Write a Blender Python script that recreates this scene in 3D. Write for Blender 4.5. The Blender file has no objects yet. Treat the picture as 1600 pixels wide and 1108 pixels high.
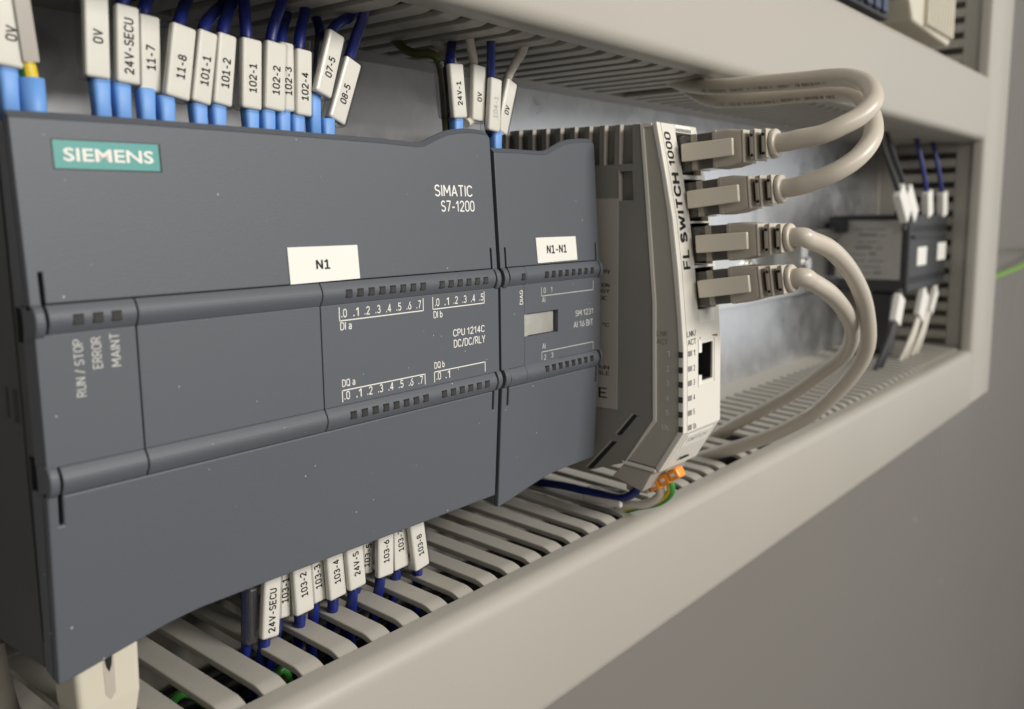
import bpy, bmesh, math, random
from mathutils import Vector, Matrix
random.seed(7)
S = 0.001                       # everything below is written in millimetres
sc = bpy.context.scene
COL = sc.collection

CAM_LOC = (-61.2955, -139.9945, 71.8123)
CAM_ROT = [[0.6213241, -0.7834789, -0.0108228], [-0.1240811, -0.0847433, -0.9886468], [0.7736667, 0.615613, -0.149868]]
CAM_F = 0.891
TOP_MARKERS = [
    ('0V', 12, (4.39, 107.4), (8.99, 108.23), (7.61, 95.81), (3.46, 95.14)),
    ('0V', 12, (18.07, 108.66), (22.6, 109.45), (21.72, 95.66), (17.48, 95.0)),
    ('24V-SECU', 12, (23.51, 108.16), (28.01, 108.28), (27.23, 94.96), (22.69, 94.92)),
    ('11-7', 14, (29.22, 107.7), (32.5, 107.68), (32.38, 94.33), (27.95, 94.24)),
    ('11-8', 12, (34.21, 106.69), (38.8, 106.27), (36.7, 93.2), (31.5, 93.52)),
    ('101-1', 12, (39.33, 106.34), (43.47, 106.04), (41.06, 92.78), (36.81, 92.99)),
    ('101-2', 12, (43.62, 106.29), (47.38, 106.25), (45.65, 92.93), (41.34, 92.92)),
    ('102-1', 12, (48.51, 106.17), (53.35, 106.25), (52.37, 92.88), (47.64, 92.62)),
    ('102-2', 12, (54.09, 106.24), (59.18, 106.44), (57.92, 93.08), (52.81, 92.8)),
    ('102-3', 12.5, (57.71, 106.67), (61.33, 106.79), (60.87, 93.11), (57.2, 93.07)),
    ('102-4', 12, (61.37, 105.87), (65.6, 105.8), (64.7, 92.47), (60.59, 92.42)),
    ('07-5', 11, (69.38, 110.37), (73.69, 109.83), (69.35, 96.78), (64.63, 97.11)),
    ('08-5', 13, (75.26, 105.97), (80.15, 105.1), (74.56, 91.95), (69.79, 92.4)),
    ('24V-1', 12, (106.71, 108.19), (112.56, 108.89), (113.58, 95.74), (108.17, 95.34)),
    ('0V', 14, (118.34, 109.37), (123.08, 109.93), (122.45, 95.85), (117.36, 95.49)),
    ('104-1', 12, (122.63, 106.44), (127.28, 106.94), (125.96, 93.39), (121.22, 93.09)),
    ('0V', 13.5, (131.0, 107.32), (135.76, 106.78), (130.84, 93.19), (126.36, 93.51)),
]
BOTTOM_MARKERS = [
    ('24V-SECU', 10, (45.6, -1.61), (49.72, -1.87), (48.62, -14.36), (44.11, -13.6)),
    ('103-1', 13, (51.2, -3.1), (54.75, -3.26), (53.81, -12.77), (50.31, -12.29)),
    ('103-2', 11, (53.68, -2.43), (58.13, -2.25), (58.85, -12.84), (53.71, -11.89)),
    ('103-3', 13, (59.02, -3.04), (63.72, -3.39), (64.07, -12.33), (59.57, -12.36)),
    ('103-4', 11, (62.5, -2.42), (67.51, -2.53), (67.89, -12.3), (63.25, -11.93)),
    ('24V-S', 10, (67.37, -2.04), (72.46, -2.04), (72.68, -11.12), (68.38, -11.34)),
    ('103-5', 14, (75.13, -3.9), (80.08, -3.79), (78.62, -11.27), (74.03, -10.4)),
    ('103-6', 11, (77.9, -2.27), (83.05, -2.38), (82.51, -12.23), (77.77, -11.55)),
    ('103-7', 13, (84.26, -3.22), (89.66, -3.22), (89.71, -13.02), (84.73, -12.36)),
    ('103-8', 11, (88.4, -2.22), (93.43, -2.49), (95.14, -14.04), (89.82, -13.47)),
]
TOP_WIRE_ENDS = [(13.95, 25.87, 115.2), (19.06, 8.51, 115.2), (31.98, 17.62, 115.2), (35.92, 19.9, 115.2), (45.77, 24.94, 115.2), (52.95, 23.19, 115.2), (52.45, 19.68, 115.2), (52.75, 16.95, 115.2), (60.29, 14.8, 115.2), (68.22, 23.37, 115.2), (67.73, 16.63, 115.2), (78.18, 13.94, 115.2), (78.63, 10.61, 115.2), (116.23, 19.47, 115.2), (116.69, 13.92, 115.2), (121.47, 11.08, 115.2), (133.24, 9.66, 115.2)]
CABLE_1 = [(171.0, -43.68, 89.6), (172.0, -49.36, 90.62), (173.0, -54.74, 91.46), (175.0, -58.81, 93.38), (178.0, -61.71, 95.43), (181.5, -63.33, 98.1), (185.0, -63.25, 100.46), (188.5, -61.56, 103.34), (192.0, -58.39, 105.77), (195.0, -53.29, 107.74), (198.0, -46.81, 108.7), (201.0, -39.72, 109.19), (206.0, -23.18, 110.22), (212.0, -4.55, 111.62), (219.74, 10.25, 115.0), (223.12, 18.17, 118.0), (246.79, 34.57, 124.0)]
CABLE_2 = [(171.0, -45.45, 78.13), (172.0, -51.46, 79.27), (174.0, -58.03, 81.99), (178.0, -62.15, 85.61), (184.0, -63.55, 90.47), (190.0, -61.8, 95.34), (197.0, -57.74, 100.16), (203.0, -52.39, 103.87), (209.0, -43.96, 106.05), (215.0, -30.19, 107.1), (221.0, -15.27, 107.78), (226.0, 0.43, 109.15), (238.36, 18.86, 114.0), (228.75, 23.79, 117.0), (254.06, 42.84, 124.0)]
CABLE_3 = [(172.0, -47.21, 65.57), (175.0, -51.73, 64.86), (185.0, -54.21, 61.71), (203.0, -54.07, 54.17), (221.0, -52.48, 43.41), (231.0, -50.53, 30.32), (235.0, -45.1, 19.99), (237.0, -35.04, 8.06), (238.0, -27.24, 1.59), (239.0, -14.47, -6.29), (240.0, 2.36, -15.41)]
CABLE_4 = [(172.0, -48.46, 54.74), (178.0, -51.55, 53.81), (193.0, -51.58, 49.3), (217.0, -48.13, 41.57), (236.0, -44.17, 33.4), (251.0, -37.07, 24.02), (259.0, -26.82, 15.43), (264.0, -14.63, 5.81), (267.0, -2.4, -2.29), (269.0, 10.13, -10.13)]


# ------------------------------------------------------------------ camera, world, light
cam_data = bpy.data.cameras.new('camera')
cam = bpy.data.objects.new('camera', cam_data)
COL.objects.link(cam)
cx, cy, cz = [Vector(r) for r in CAM_ROT]
M = Matrix((cx, -cy, -cz)).transposed().to_4x4()
M.translation = Vector(CAM_LOC) * S
cam.matrix_world = M
cam_data.sensor_width = 36.0
cam_data.lens = CAM_F * 36.0
cam_data.clip_start = 0.005
cam_data.clip_end = 50.0
cam_data.dof.use_dof = True
cam_data.dof.focus_distance = 0.208
cam_data.dof.aperture_fstop = 20.0
sc.camera = cam

world = bpy.data.worlds.new('World')
sc.world = world
world.use_nodes = True
wn = world.node_tree.nodes
wn['Background'].inputs['Color'].default_value = (1.0, 0.935, 0.86, 1)
wn['Background'].inputs['Strength'].default_value = 0.215

def area(name, loc, target, size, energy, color):
    d = bpy.data.lights.new(name, 'AREA')
    d.shape = 'RECTANGLE'; d.size = size[0] * S; d.size_y = size[1] * S
    d.energy = energy; d.color = color
    o = bpy.data.objects.new(name, d); COL.objects.link(o)
    o.location = Vector(loc) * S
    dirv = (Vector(target) - Vector(loc)).normalized()
    o.rotation_euler = dirv.to_track_quat('-Z', 'Y').to_euler()
    return o
area('window_panel', (1590, -808, 110), (300, 60, 60), (950, 850), 2.5, (0.93, 0.97, 1.0))
area('ceiling_lamp', (480, -1250, 600), (210, 0, 40), (500, 320), 17.6, (1.0, 0.965, 0.91))
area('plug_fill', (20, -430, 230), (160, 0, 60), (200, 130), 0.62, (1.0, 0.965, 0.91))  # added fill close by for the plugs' left faces, no real lamp there

sc.view_settings.view_transform = 'Standard'
sc.view_settings.look = 'None'
sc.view_settings.exposure = 0.0
sc.view_settings.gamma = 1.0

# ------------------------------------------------------------------ materials
MATS = {}
def mat(name, col, rough=0.5, spec=0.5, metal=0.0, var=0.06, vscale=60.0, bump=0.0, bscale=2500.0, specks=0.0, rvar=0.0):
    if name in MATS: return MATS[name]
    m = bpy.data.materials.new(name); m.use_nodes = True
    nt = m.node_tree; N = nt.nodes; L = nt.links
    b = N['Principled BSDF']
    b.inputs['Roughness'].default_value = rough
    b.inputs['Metallic'].default_value = metal
    b.inputs['Specular IOR Level'].default_value = spec
    tc = N.new('ShaderNodeTexCoord')
    nz = N.new('ShaderNodeTexNoise'); nz.inputs['Scale'].default_value = vscale; nz.inputs['Detail'].default_value = 5
    L.new(tc.outputs['Object'], nz.inputs['Vector'])
    mix = N.new('ShaderNodeMix'); mix.data_type = 'RGBA'
    a = [max(0, c * (1 - var)) for c in col]; c2 = [min(1, c * (1 + var)) for c in col]
    mix.inputs[6].default_value = (*a, 1); mix.inputs[7].default_value = (*c2, 1)
    L.new(nz.outputs['Fac'], mix.inputs[0])
    out = mix.outputs[2]
    if specks > 0:
        vo = N.new('ShaderNodeTexVoronoi'); vo.inputs['Scale'].default_value = 380.0
        L.new(tc.outputs['Object'], vo.inputs['Vector'])
        lt = N.new('ShaderNodeMath'); lt.operation = 'LESS_THAN'
        L.new(vo.outputs['Distance'], lt.inputs[0])
        sep = N.new('ShaderNodeSeparateColor'); L.new(vo.outputs['Color'], sep.inputs[0])
        th = N.new('ShaderNodeMapRange'); th.inputs[1].default_value = 0.45; th.inputs[2].default_value = 1.0
        th.inputs[3].default_value = 0.0; th.inputs[4].default_value = specks
        L.new(sep.outputs[0], th.inputs[0]); L.new(th.outputs[0], lt.inputs[1])
        m2 = N.new('ShaderNodeMix'); m2.data_type = 'RGBA'
        m2.inputs[7].default_value = (0.45, 0.43, 0.41, 1)
        L.new(out, m2.inputs[6]); L.new(lt.outputs[0], m2.inputs[0])
        out = m2.outputs[2]
    L.new(out, b.inputs['Base Color'])
    if rvar > 0:
        mr = N.new('ShaderNodeMapRange'); mr.inputs[3].default_value = rough - rvar; mr.inputs[4].default_value = rough + rvar
        L.new(nz.outputs['Fac'], mr.inputs[0]); L.new(mr.outputs[0], b.inputs['Roughness'])
    if bump > 0:
        n2 = N.new('ShaderNodeTexNoise'); n2.inputs['Scale'].default_value = bscale; n2.inputs['Detail'].default_value = 2
        L.new(tc.outputs['Object'], n2.inputs['Vector'])
        bp = N.new('ShaderNodeBump'); bp.inputs['Strength'].default_value = bump; bp.inputs['Distance'].default_value = 0.0002
        L.new(n2.outputs['Fac'], bp.inputs['Height']); L.new(bp.outputs['Normal'], b.inputs['Normal'])
    MATS[name] = m
    return m
M_CPU = mat('charcoal plastic', (0.092, 0.102, 0.118), 0.52, 0.45, var=0.07, vscale=14, bump=0.22, bscale=3600, specks=0.07, rvar=0.05)
M_CPUD = mat('dark housing plastic', (0.06, 0.063, 0.066), 0.55, 0.4, var=0.08, bump=0.2)
M_BLACK = mat('black plastic', (0.012, 0.012, 0.013), 0.5, 0.4, var=0.1)
M_LED = mat('unlit led window', (0.035, 0.033, 0.03), 0.35, 0.5, var=0.1)
M_PRINT = mat('white print', (0.78, 0.77, 0.72), 0.6, 0.3, var=0.03)
M_PRINTG = mat('grey print', (0.50, 0.50, 0.47), 0.6, 0.3, var=0.05)
M_INK = mat('black ink', (0.012, 0.011, 0.012), 0.6, 0.3, var=0.1)
M_TEAL = mat('teal plate', (0.055, 0.29, 0.265), 0.45, 0.5, var=0.05)
M_LABEL = mat('white label stock', (0.80, 0.785, 0.73), 0.5, 0.4, var=0.02, vscale=150)
M_CARD = mat('marker card', (0.74, 0.72, 0.67), 0.55, 0.4, var=0.04, vscale=200)
M_DUCT = mat('stone grey duct plastic', (0.41, 0.388, 0.342), 0.44, 0.45, var=0.05, vscale=9, bump=0.16, bscale=1400, rvar=0.08)
M_BLUE = mat('light blue ferrule', (0.15, 0.34, 0.74), 0.5, 0.5, var=0.06, vscale=200)
M_WBLUE = mat('dark blue wire', (0.012, 0.022, 0.16), 0.38, 0.5, var=0.1)
M_WWHITE = mat('white wire', (0.62, 0.58, 0.50), 0.4, 0.5, var=0.05)
M_WGREEN = mat('green insulation', (0.04, 0.22, 0.035), 0.4, 0.5, var=0.05)
M_WSHADED = mat('shaded green yellow insulation', (0.09, 0.10, 0.03), 0.4, 0.5)  # green yellow wire with its shadow tone put into the colour
M_WLIME = mat('lime green insulation', (0.17, 0.34, 0.05), 0.45, 0.5)
M_WYEL = mat('yellow insulation', (0.70, 0.52, 0.03), 0.4, 0.5, var=0.05)
M_CABLE = mat('beige cable jacket', (0.54, 0.49, 0.41), 0.36, 0.5, var=0.04, vscale=80, bump=0.05)
M_SHADE = mat('boot gap shade', (0.05, 0.043, 0.035), 0.6, 0.3)  # dark colour painted in for the shade between the strain ribs
M_JACKET = mat('worn grey print', (0.22, 0.195, 0.16), 0.6, 0.3, var=0.3, vscale=900)
M_LATCH = mat('pale latch plastic', (0.76, 0.70, 0.59), 0.42, 0.5, var=0.05, vscale=150)
M_BOOT = mat('beige rubber boot', (0.45, 0.405, 0.342), 0.5, 0.4, var=0.05, vscale=120, bump=0.15)
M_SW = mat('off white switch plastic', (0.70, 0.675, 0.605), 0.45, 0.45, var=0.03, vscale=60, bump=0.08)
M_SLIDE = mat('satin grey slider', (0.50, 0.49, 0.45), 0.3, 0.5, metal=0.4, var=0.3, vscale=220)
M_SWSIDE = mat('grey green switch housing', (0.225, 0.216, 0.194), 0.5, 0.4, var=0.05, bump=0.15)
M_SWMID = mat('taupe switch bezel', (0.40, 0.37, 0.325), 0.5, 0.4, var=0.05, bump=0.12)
M_PLATE = mat('silver type plate', (0.40, 0.37, 0.33), 0.5, 0.5, var=0.05)
M_SILVER = mat('bare metal', (0.62, 0.62, 0.60), 0.3, 0.5, metal=1.0, var=0.1)
M_ORANGE = mat('orange lever', (0.90, 0.30, 0.02), 0.4, 0.5, var=0.05)
M_RELAY = mat('anthracite device plastic', (0.035, 0.037, 0.04), 0.5, 0.4, var=0.1)
M_NAME = mat('grey name plate', (0.38, 0.375, 0.36), 0.5, 0.4, var=0.15, vscale=140)
M_NAMED = mat('dark plate print', (0.22, 0.217, 0.21), 0.5, 0.4)
M_CREAM = mat('cream terminal plastic', (0.60, 0.56, 0.46), 0.4, 0.5, var=0.04)

def galvanised():
    m = bpy.data.materials.new('galvanised steel'); m.use_nodes = True
    nt = m.node_tree; N = nt.nodes; L = nt.links; b = N['Principled BSDF']
    tc = N.new('ShaderNodeTexCoord')
    vo = N.new('ShaderNodeTexNoise'); vo.inputs['Scale'].default_value = 130; vo.inputs['Detail'].default_value = 6; vo.inputs['Distortion'].default_value = 0.6
    L.new(tc.outputs['Object'], vo.inputs['Vector'])
    r = N.new('ShaderNodeMapRange'); r.inputs[3].default_value = 0.27; r.inputs[4].default_value = 0.40
    cell = N.new('ShaderNodeTexVoronoi'); cell.inputs['Scale'].default_value = 75
    L.new(tc.outputs['Object'], cell.inputs['Vector'])
    sepc = N.new('ShaderNodeSeparateColor'); L.new(cell.outputs['Color'], sepc.inputs[0])
    add = N.new('ShaderNodeMath'); add.operation = 'MULTIPLY_ADD'; add.inputs[1].default_value = 0.45
    half = N.new('ShaderNodeMath'); half.operation = 'MULTIPLY_ADD'; half.inputs[1].default_value = 1.5; half.inputs[2].default_value = -0.48
    L.new(vo.outputs['Fac'], half.inputs[0])
    L.new(sepc.outputs[0], add.inputs[0]); L.new(half.outputs[0], add.inputs[2])
    L.new(add.outputs[0], r.inputs[0]); L.new(r.outputs[0], b.inputs['Roughness'])
    mix = N.new('ShaderNodeMix'); mix.data_type = 'RGBA'
    mix.inputs[6].default_value = (0.56, 0.57, 0.585, 1); mix.inputs[7].default_value = (0.70, 0.70, 0.71, 1)
    L.new(add.outputs[0], mix.inputs[0]); L.new(mix.outputs[2], b.inputs['Base Color'])
    b.inputs['Metallic'].default_value = 0.92
    n2 = N.new('ShaderNodeTexNoise'); n2.inputs['Scale'].default_value = 900; n2.inputs['Detail'].default_value = 3
    L.new(tc.outputs['Object'], n2.inputs['Vector'])
    bp = N.new('ShaderNodeBump'); bp.inputs['Strength'].default_value = 0.04; bp.inputs['Distance'].default_value = 0.0002
    L.new(n2.outputs['Fac'], bp.inputs['Height']); L.new(bp.outputs['Normal'], b.inputs['Normal'])
    return m
M_GALV = galvanised()

def clear_plastic(name, tint, gain, base, rough):
    m = bpy.data.materials.new(name); m.use_nodes = True
    nt = m.node_tree; N = nt.nodes; L = nt.links
    out = N['Material Output']; N.remove(N['Principled BSDF'])
    tr = N.new('ShaderNodeBsdfTransparent'); tr.inputs[0].default_value = (*tint, 1)
    gl = N.new('ShaderNodeBsdfGlossy'); gl.inputs['Roughness'].default_value = rough; gl.inputs[0].default_value = (0.85, 0.85, 0.83, 1)
    lw = N.new('ShaderNodeLayerWeight'); lw.inputs[0].default_value = 0.2
    ad = N.new('ShaderNodeMath'); ad.operation = 'MULTIPLY_ADD'; ad.inputs[1].default_value = gain; ad.inputs[2].default_value = base
    L.new(lw.outputs['Fresnel'], ad.inputs[0])
    mx = N.new('ShaderNodeMixShader')
    L.new(ad.outputs[0], mx.inputs[0]); L.new(tr.outputs[0], mx.inputs[1]); L.new(gl.outputs[0], mx.inputs[2])
    L.new(mx.outputs[0], out.inputs['Surface'])
    return m
M_CLEAR = clear_plastic('clear sleeve plastic', (0.93, 0.93, 0.92), 0.35, 0.01, 0.15)
M_CLEARE = clear_plastic('empty sleeve plastic', (0.78, 0.78, 0.78), 0.5, 0.10, 0.45)
M_PLUGEDGE = mat('milky clear plastic', (0.36, 0.32, 0.26), 0.2, 0.6, var=0.3, vscale=300)
M_PLUGCLEAR = mat('smoky clear plug plastic', (0.10, 0.09, 0.08), 0.12, 0.6, var=0.35, vscale=260)

# ------------------------------------------------------------------ object helpers
def thing(name, label, cat, loc=(0, 0, 0), group=None):
    o = bpy.data.objects.new(name, None); COL.objects.link(o)
    o.empty_display_size = 0.01
    o.location = Vector(loc) * S
    o['label'] = label; o['category'] = cat
    if group: o['group'] = group
    return o

def obj(name, mesh, mats, parent=None, loc=None, label=None, bevel=0.0, seg=2, smooth=False):
    """link a mesh (already in metres, in its thing's local frame) as one object"""
    if isinstance(mesh, bmesh.types.BMesh):
        me = bpy.data.meshes.new(name); bmesh.ops.recalc_face_normals(mesh, faces=mesh.faces); mesh.to_mesh(me); mesh.free()
    else: me = mesh
    if not isinstance(mats, (list, tuple)): mats = [mats]
    if len(me.materials) == 0:
        for m in mats: me.materials.append(m)
    if smooth:
        for p in me.polygons: p.use_smooth = True
    o = bpy.data.objects.new(name, me); COL.objects.link(o)
    if parent: o.parent = parent
    if loc: o.location = Vector(loc) * S
    if label: o['label'] = label
    if bevel > 0:
        b = o.modifiers.new('bevel', 'BEVEL'); b.width = bevel * S; b.segments = seg; b.limit_method = 'ANGLE'; b.angle_limit = math.radians(35)
        b.use_clamp_overlap = True
    return o

def add_box(bm, x0, x1, y0, y1, z0, z1, mi=0):
    vs = [bm.verts.new((x * S, y * S, z * S)) for x in (x0, x1) for y in (y0, y1) for z in (z0, z1)]
    for f in ((0, 1, 3, 2), (4, 6, 7, 5), (0, 4, 5, 1), (2, 3, 7, 6), (0, 2, 6, 4), (1, 5, 7, 3)):
        fc = bm.faces.new([vs[i] for i in f]); fc.material_index = mi
    return vs
def box(*a):
    bm = bmesh.new(); add_box(bm, *a); return bm

def add_prism(bm, pts, axis, a0, a1, mi=0):
    """extrude a closed 2D outline along an axis; axis 'x': pts are (y,z); 'y': (x,z); 'z': (x,y). a0/a1 number or function(u,v)"""
    def P(p, a):
        a = a(*p) if callable(a) else a
        return {'x': (a, p[0], p[1]), 'y': (p[0], a, p[1]), 'z': (p[0], p[1], a)}[axis]
    v0 = [bm.verts.new(Vector(P(p, a0)) * S) for p in pts]
    v1 = [bm.verts.new(Vector(P(p, a1)) * S) for p in pts]
    n = len(pts)
    fs = [bm.faces.new(v0), bm.faces.new(v1[::-1])]
    for i in range(n):
        fs.append(bm.faces.new((v0[i], v1[i], v1[(i + 1) % n], v0[(i + 1) % n])))
    for f in fs: f.material_index = mi
    return fs
def prism(*a):
    bm = bmesh.new(); add_prism(bm, *a); return bm

def spline(pts, n=8):
    P = [Vector(p) for p in pts]
    if len(P) < 3: return P
    out = []
    for i in range(len(P) - 1):
        p0 = P[max(i - 1, 0)]; p1 = P[i]; p2 = P[i + 1]; p3 = P[min(i + 2, len(P) - 1)]
        for k in range(n):
            t = k / n
            out.append(0.5 * ((2 * p1) + (-p0 + p2) * t + (2 * p0 - 5 * p1 + 4 * p2 - p3) * t * t + (-p0 + 3 * p1 - 3 * p2 + p3) * t ** 3))
    out.append(P[-1])
    return out

def add_tube(bm, pts, r, n=12, smooth_n=8, mi=None):
    P = spline(pts, smooth_n) if smooth_n else [Vector(p) for p in pts]
    rings = []; up = None
    for i, p in enumerate(P):
        d = (P[min(i + 1, len(P) - 1)] - P[max(i - 1, 0)]).normalized()
        if up is None:
            up = d.orthogonal().normalized()
        up = (up - d * up.dot(d)).normalized()
        sd = d.cross(up)
        rr = r(i / (len(P) - 1)) if callable(r) else r
        rings.append([bm.verts.new((p + (up * math.cos(2 * math.pi * k / n) + sd * math.sin(2 * math.pi * k / n)) * rr) * S) for k in range(n)])
    for a, b in zip(rings, rings[1:]):
        for k in range(n):
            f = bm.faces.new((a[k], b[k], b[(k + 1) % n], a[(k + 1) % n])); f.smooth = True
            if mi: f.material_index = mi(k)
    bm.faces.new(rings[0][::-1]); bm.faces.new(rings[-1])
def tube(pts, r, n=12, smooth_n=8, mi=None):
    bm = bmesh.new(); add_tube(bm, pts, r, n, smooth_n, mi); return bm

TXT = {}
def text_geo(s, bold=0.0):
    """the built-in font as flat polygons normalised to its bounding box"""
    k = (s, bold)
    if k in TXT: return TXT[k]
    cu = bpy.data.curves.new('t', 'FONT'); cu.body = s; cu.offset = bold; cu.resolution_u = 3; cu.fill_mode = 'FRONT'
    o = bpy.data.objects.new('t', cu); COL.objects.link(o)
    dg = bpy.context.evaluated_depsgraph_get(); dg.update()
    me = bpy.data.meshes.new_from_object(o.evaluated_get(dg))
    vs = [(v.co.x, v.co.y, 0) for v in me.vertices]; fs = [tuple(p.vertices) for p in me.polygons]
    bpy.data.objects.remove(o); bpy.data.curves.remove(cu); bpy.data.meshes.remove(me)
    TXT[k] = norm_geo(vs, fs)
    return TXT[k]
def norm_geo(vs, fs):
    x0 = min(v[0] for v in vs); x1 = max(v[0] for v in vs); y0 = min(v[1] for v in vs); y1 = max(v[1] for v in vs)
    return ([((x - x0) / (x1 - x0), (y - y0) / (y1 - y0), l) for x, y, l in vs], fs, (x1 - x0) / (y1 - y0))

def AR(cx, cy, rx, ry, a0, a1, n=9):
    return [(cx + rx * math.cos(math.radians(a0 + (a1 - a0) * i / n)), cy + ry * math.sin(math.radians(a0 + (a1 - a0) * i / n))) for i in range(n + 1)]
def OV(x0, y0, x1, y1, r):
    return AR(x1 - r, y1 - r, r, r, 90, 0, 5) + AR(x1 - r, y0 + r, r, r, 0, -90, 5) + AR(x0 + r, y0 + r, r, r, -90, -180, 5) + AR(x0 + r, y1 - r, r, r, 180, 90, 5)
GLY = {     # engraving style glyphs: (strokes, width); a closed stroke repeats its first point
 '0': ([OV(0, 0, .54, 1, .27)], .54), '1': ([[(0, .76), (.27, 1), (.27, 0)]], .36), '!': ([[(0.02, .80), (.27, 1), (.27, 0.1)], [(0, 0), (.52, 0)]], .52),
 '2': ([AR(.27, .73, .26, .27, 165, -35) + [(0, 0), (.56, 0)]], .56), '3': ([AR(.26, .75, .24, .25, 155, -90) + AR(.26, .26, .28, .26, 85, -155)], .54),
 '4': ([[(.42, 0), (.42, 1), (0, .27), (.6, .27)]], .6), '5': ([[(.5, 1), (.08, 1), (.05, .54)] + AR(.26, .31, .28, .31, 125, -150)], .54),
 '6': ([[(.40, 1), (.10, .55)] + AR(.27, .30, .27, .30, 150, 500, 14)], .54), '7': ([[(0, 1), (.54, 1), (.18, 0)]], .54),
 '8': ([AR(.27, .75, .23, .25, 90, 450, 14), AR(.27, .26, .27, .26, 90, 450, 14)], .54), '9': ([[(.14, 0), (.44, .45)] + AR(.27, .70, .27, .30, -30, 320, 14)], .54),
 '-': ([[(0.04, .38), (.34, .38)]], .38), '.': ([[(.0, .0), (.0, .13)]], .08), '/': ([[(0, -.06), (.36, 1.04)]], .36),
 'A': ([[(0, 0), (.31, 1), (.62, 0)], [(.12, .3), (.50, .3)]], .62), 'B': ([[(0, 0), (0, 1), (.28, 1)] + AR(.28, .76, .2, .24, 85, -90) + [(.05, .52)], [(.28, .52)] + AR(.28, .26, .26, .26, 85, -90) + [(.05, 0)]], .54),
 'C': ([AR(.31, .69, .31, .31, 25, 180, 6) + AR(.31, .31, .31, .31, 180, 335, 6)], .58), 'D': ([[(0, 0), (0, 1), (.24, 1)] + AR(.24, .66, .34, .34, 80, 0, 5) + AR(.24, .34, .34, .34, 0, -90, 5) + [(.05, 0)]], .58),
 'E': ([[(.5, 1), (0, 1), (0, 0), (.5, 0)], [(.06, .52), (.44, .52)]], .5), 'F': ([[(.5, 1), (0, 1), (0, 0)], [(.06, .5), (.44, .5)]], .5),
 'G': ([AR(.31, .69, .31, .31, 25, 180, 6) + AR(.31, .31, .31, .31, 180, 360, 6) + [(.62, .48), (.34, .48)]], .62), 'H': ([[(0, 0), (0, 1)], [(.56, 0), (.56, 1)], [(.06, .52), (.50, .52)]], .56),
 'I': ([[(.02, 0), (.02, 1)]], .04), 'K': ([[(0, 0), (0, 1)], [(.5, 1), (.06, .45)], [(.2, .58), (.54, 0)]], .54), 'L': ([[(0, 1), (0, 0), (.46, 0)]], .46),
 'M': ([[(0, 0), (0.02, 1), (.36, .3), (.70, 1), (.72, 0)]], .72), 'N': ([[(0, 0), (0, 1), (.56, 0), (.56, 1)]], .56), 'O': ([OV(0, 0, .6, 1, .3)], .6),
 'P': ([[(0, 0), (0, 1), (.26, 1)] + AR(.26, .72, .26, .28, 85, -90) + [(.05, .44)]], .54), 'Q': ([OV(0, 0, .6, 1, .3), [(.36, .22), (.62, -.04)]], .62),
 'R': ([[(0, 0), (0, 1), (.26, 1)] + AR(.26, .74, .24, .26, 85, -90) + [(.05, .48)], [(.27, .46), (.54, 0)]], .54),
 'S': ([AR(.27, .755, .25, .245, 30, 255, 8) + AR(.27, .255, .28, .255, 75, -150, 8)], .54), 'T': ([[(0, 1), (.56, 1)], [(.28, .94), (.28, 0)]], .56),
 'U': ([[(0, 1)] + AR(.28, .28, .28, .28, 180, 360, 9) + [(.56, 1)]], .56), 'V': ([[(0, 1), (.3, 0), (.6, 1)]], .6), 'W': ([[(0, 1), (.2, 0), (.42, .8), (.64, 0), (.84, 1)]], .84),
 'X': ([[(0, 0), (.56, 1)], [(0, 1), (.24, .57)], [(.32, .43), (.56, 0)]], .56), 'Y': ([[(0, 1), (.28, .45), (.28, 0)], [(.32, .52), (.56, 1)]], .56),
 'a': ([[(.04, .64)] + AR(.22, .5, .2, .2, 120, 0, 5) + [(.42, 0)], AR(.21, .2, .2, .2, 60, 330, 9)], .42), 'b': ([[(0, 1), (0, 0)], AR(.22, .33, .22, .33, 150, -150, 9)], .44),
 's': ([AR(.2, .53, .18, .17, 30, 250, 6) + AR(.2, .18, .2, .18, 75, -150, 6)], .4), 'l': ([[(.02, 0), (.02, 1)]], .04), 'n': ([[(0, 0), (0, .68)], [(.03, .5)] + AR(.2, .48, .2, .2, 150, 0, 6) + [(.4, 0)]], .4),
 'y': ([[(0, .68), (.2, .03)], [(.4, .68), (.12, -.26)]], .4), 'o': ([OV(0, 0, .42, .68, .21)], .42), 'e': ([[(.02, .36), (.42, .36)] + AR(.22, .34, .2, .34, 10, 320, 9)], .42), '°': ([AR(.12, .88, .12, .12, 90, 450, 8)], .24),
}
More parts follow.
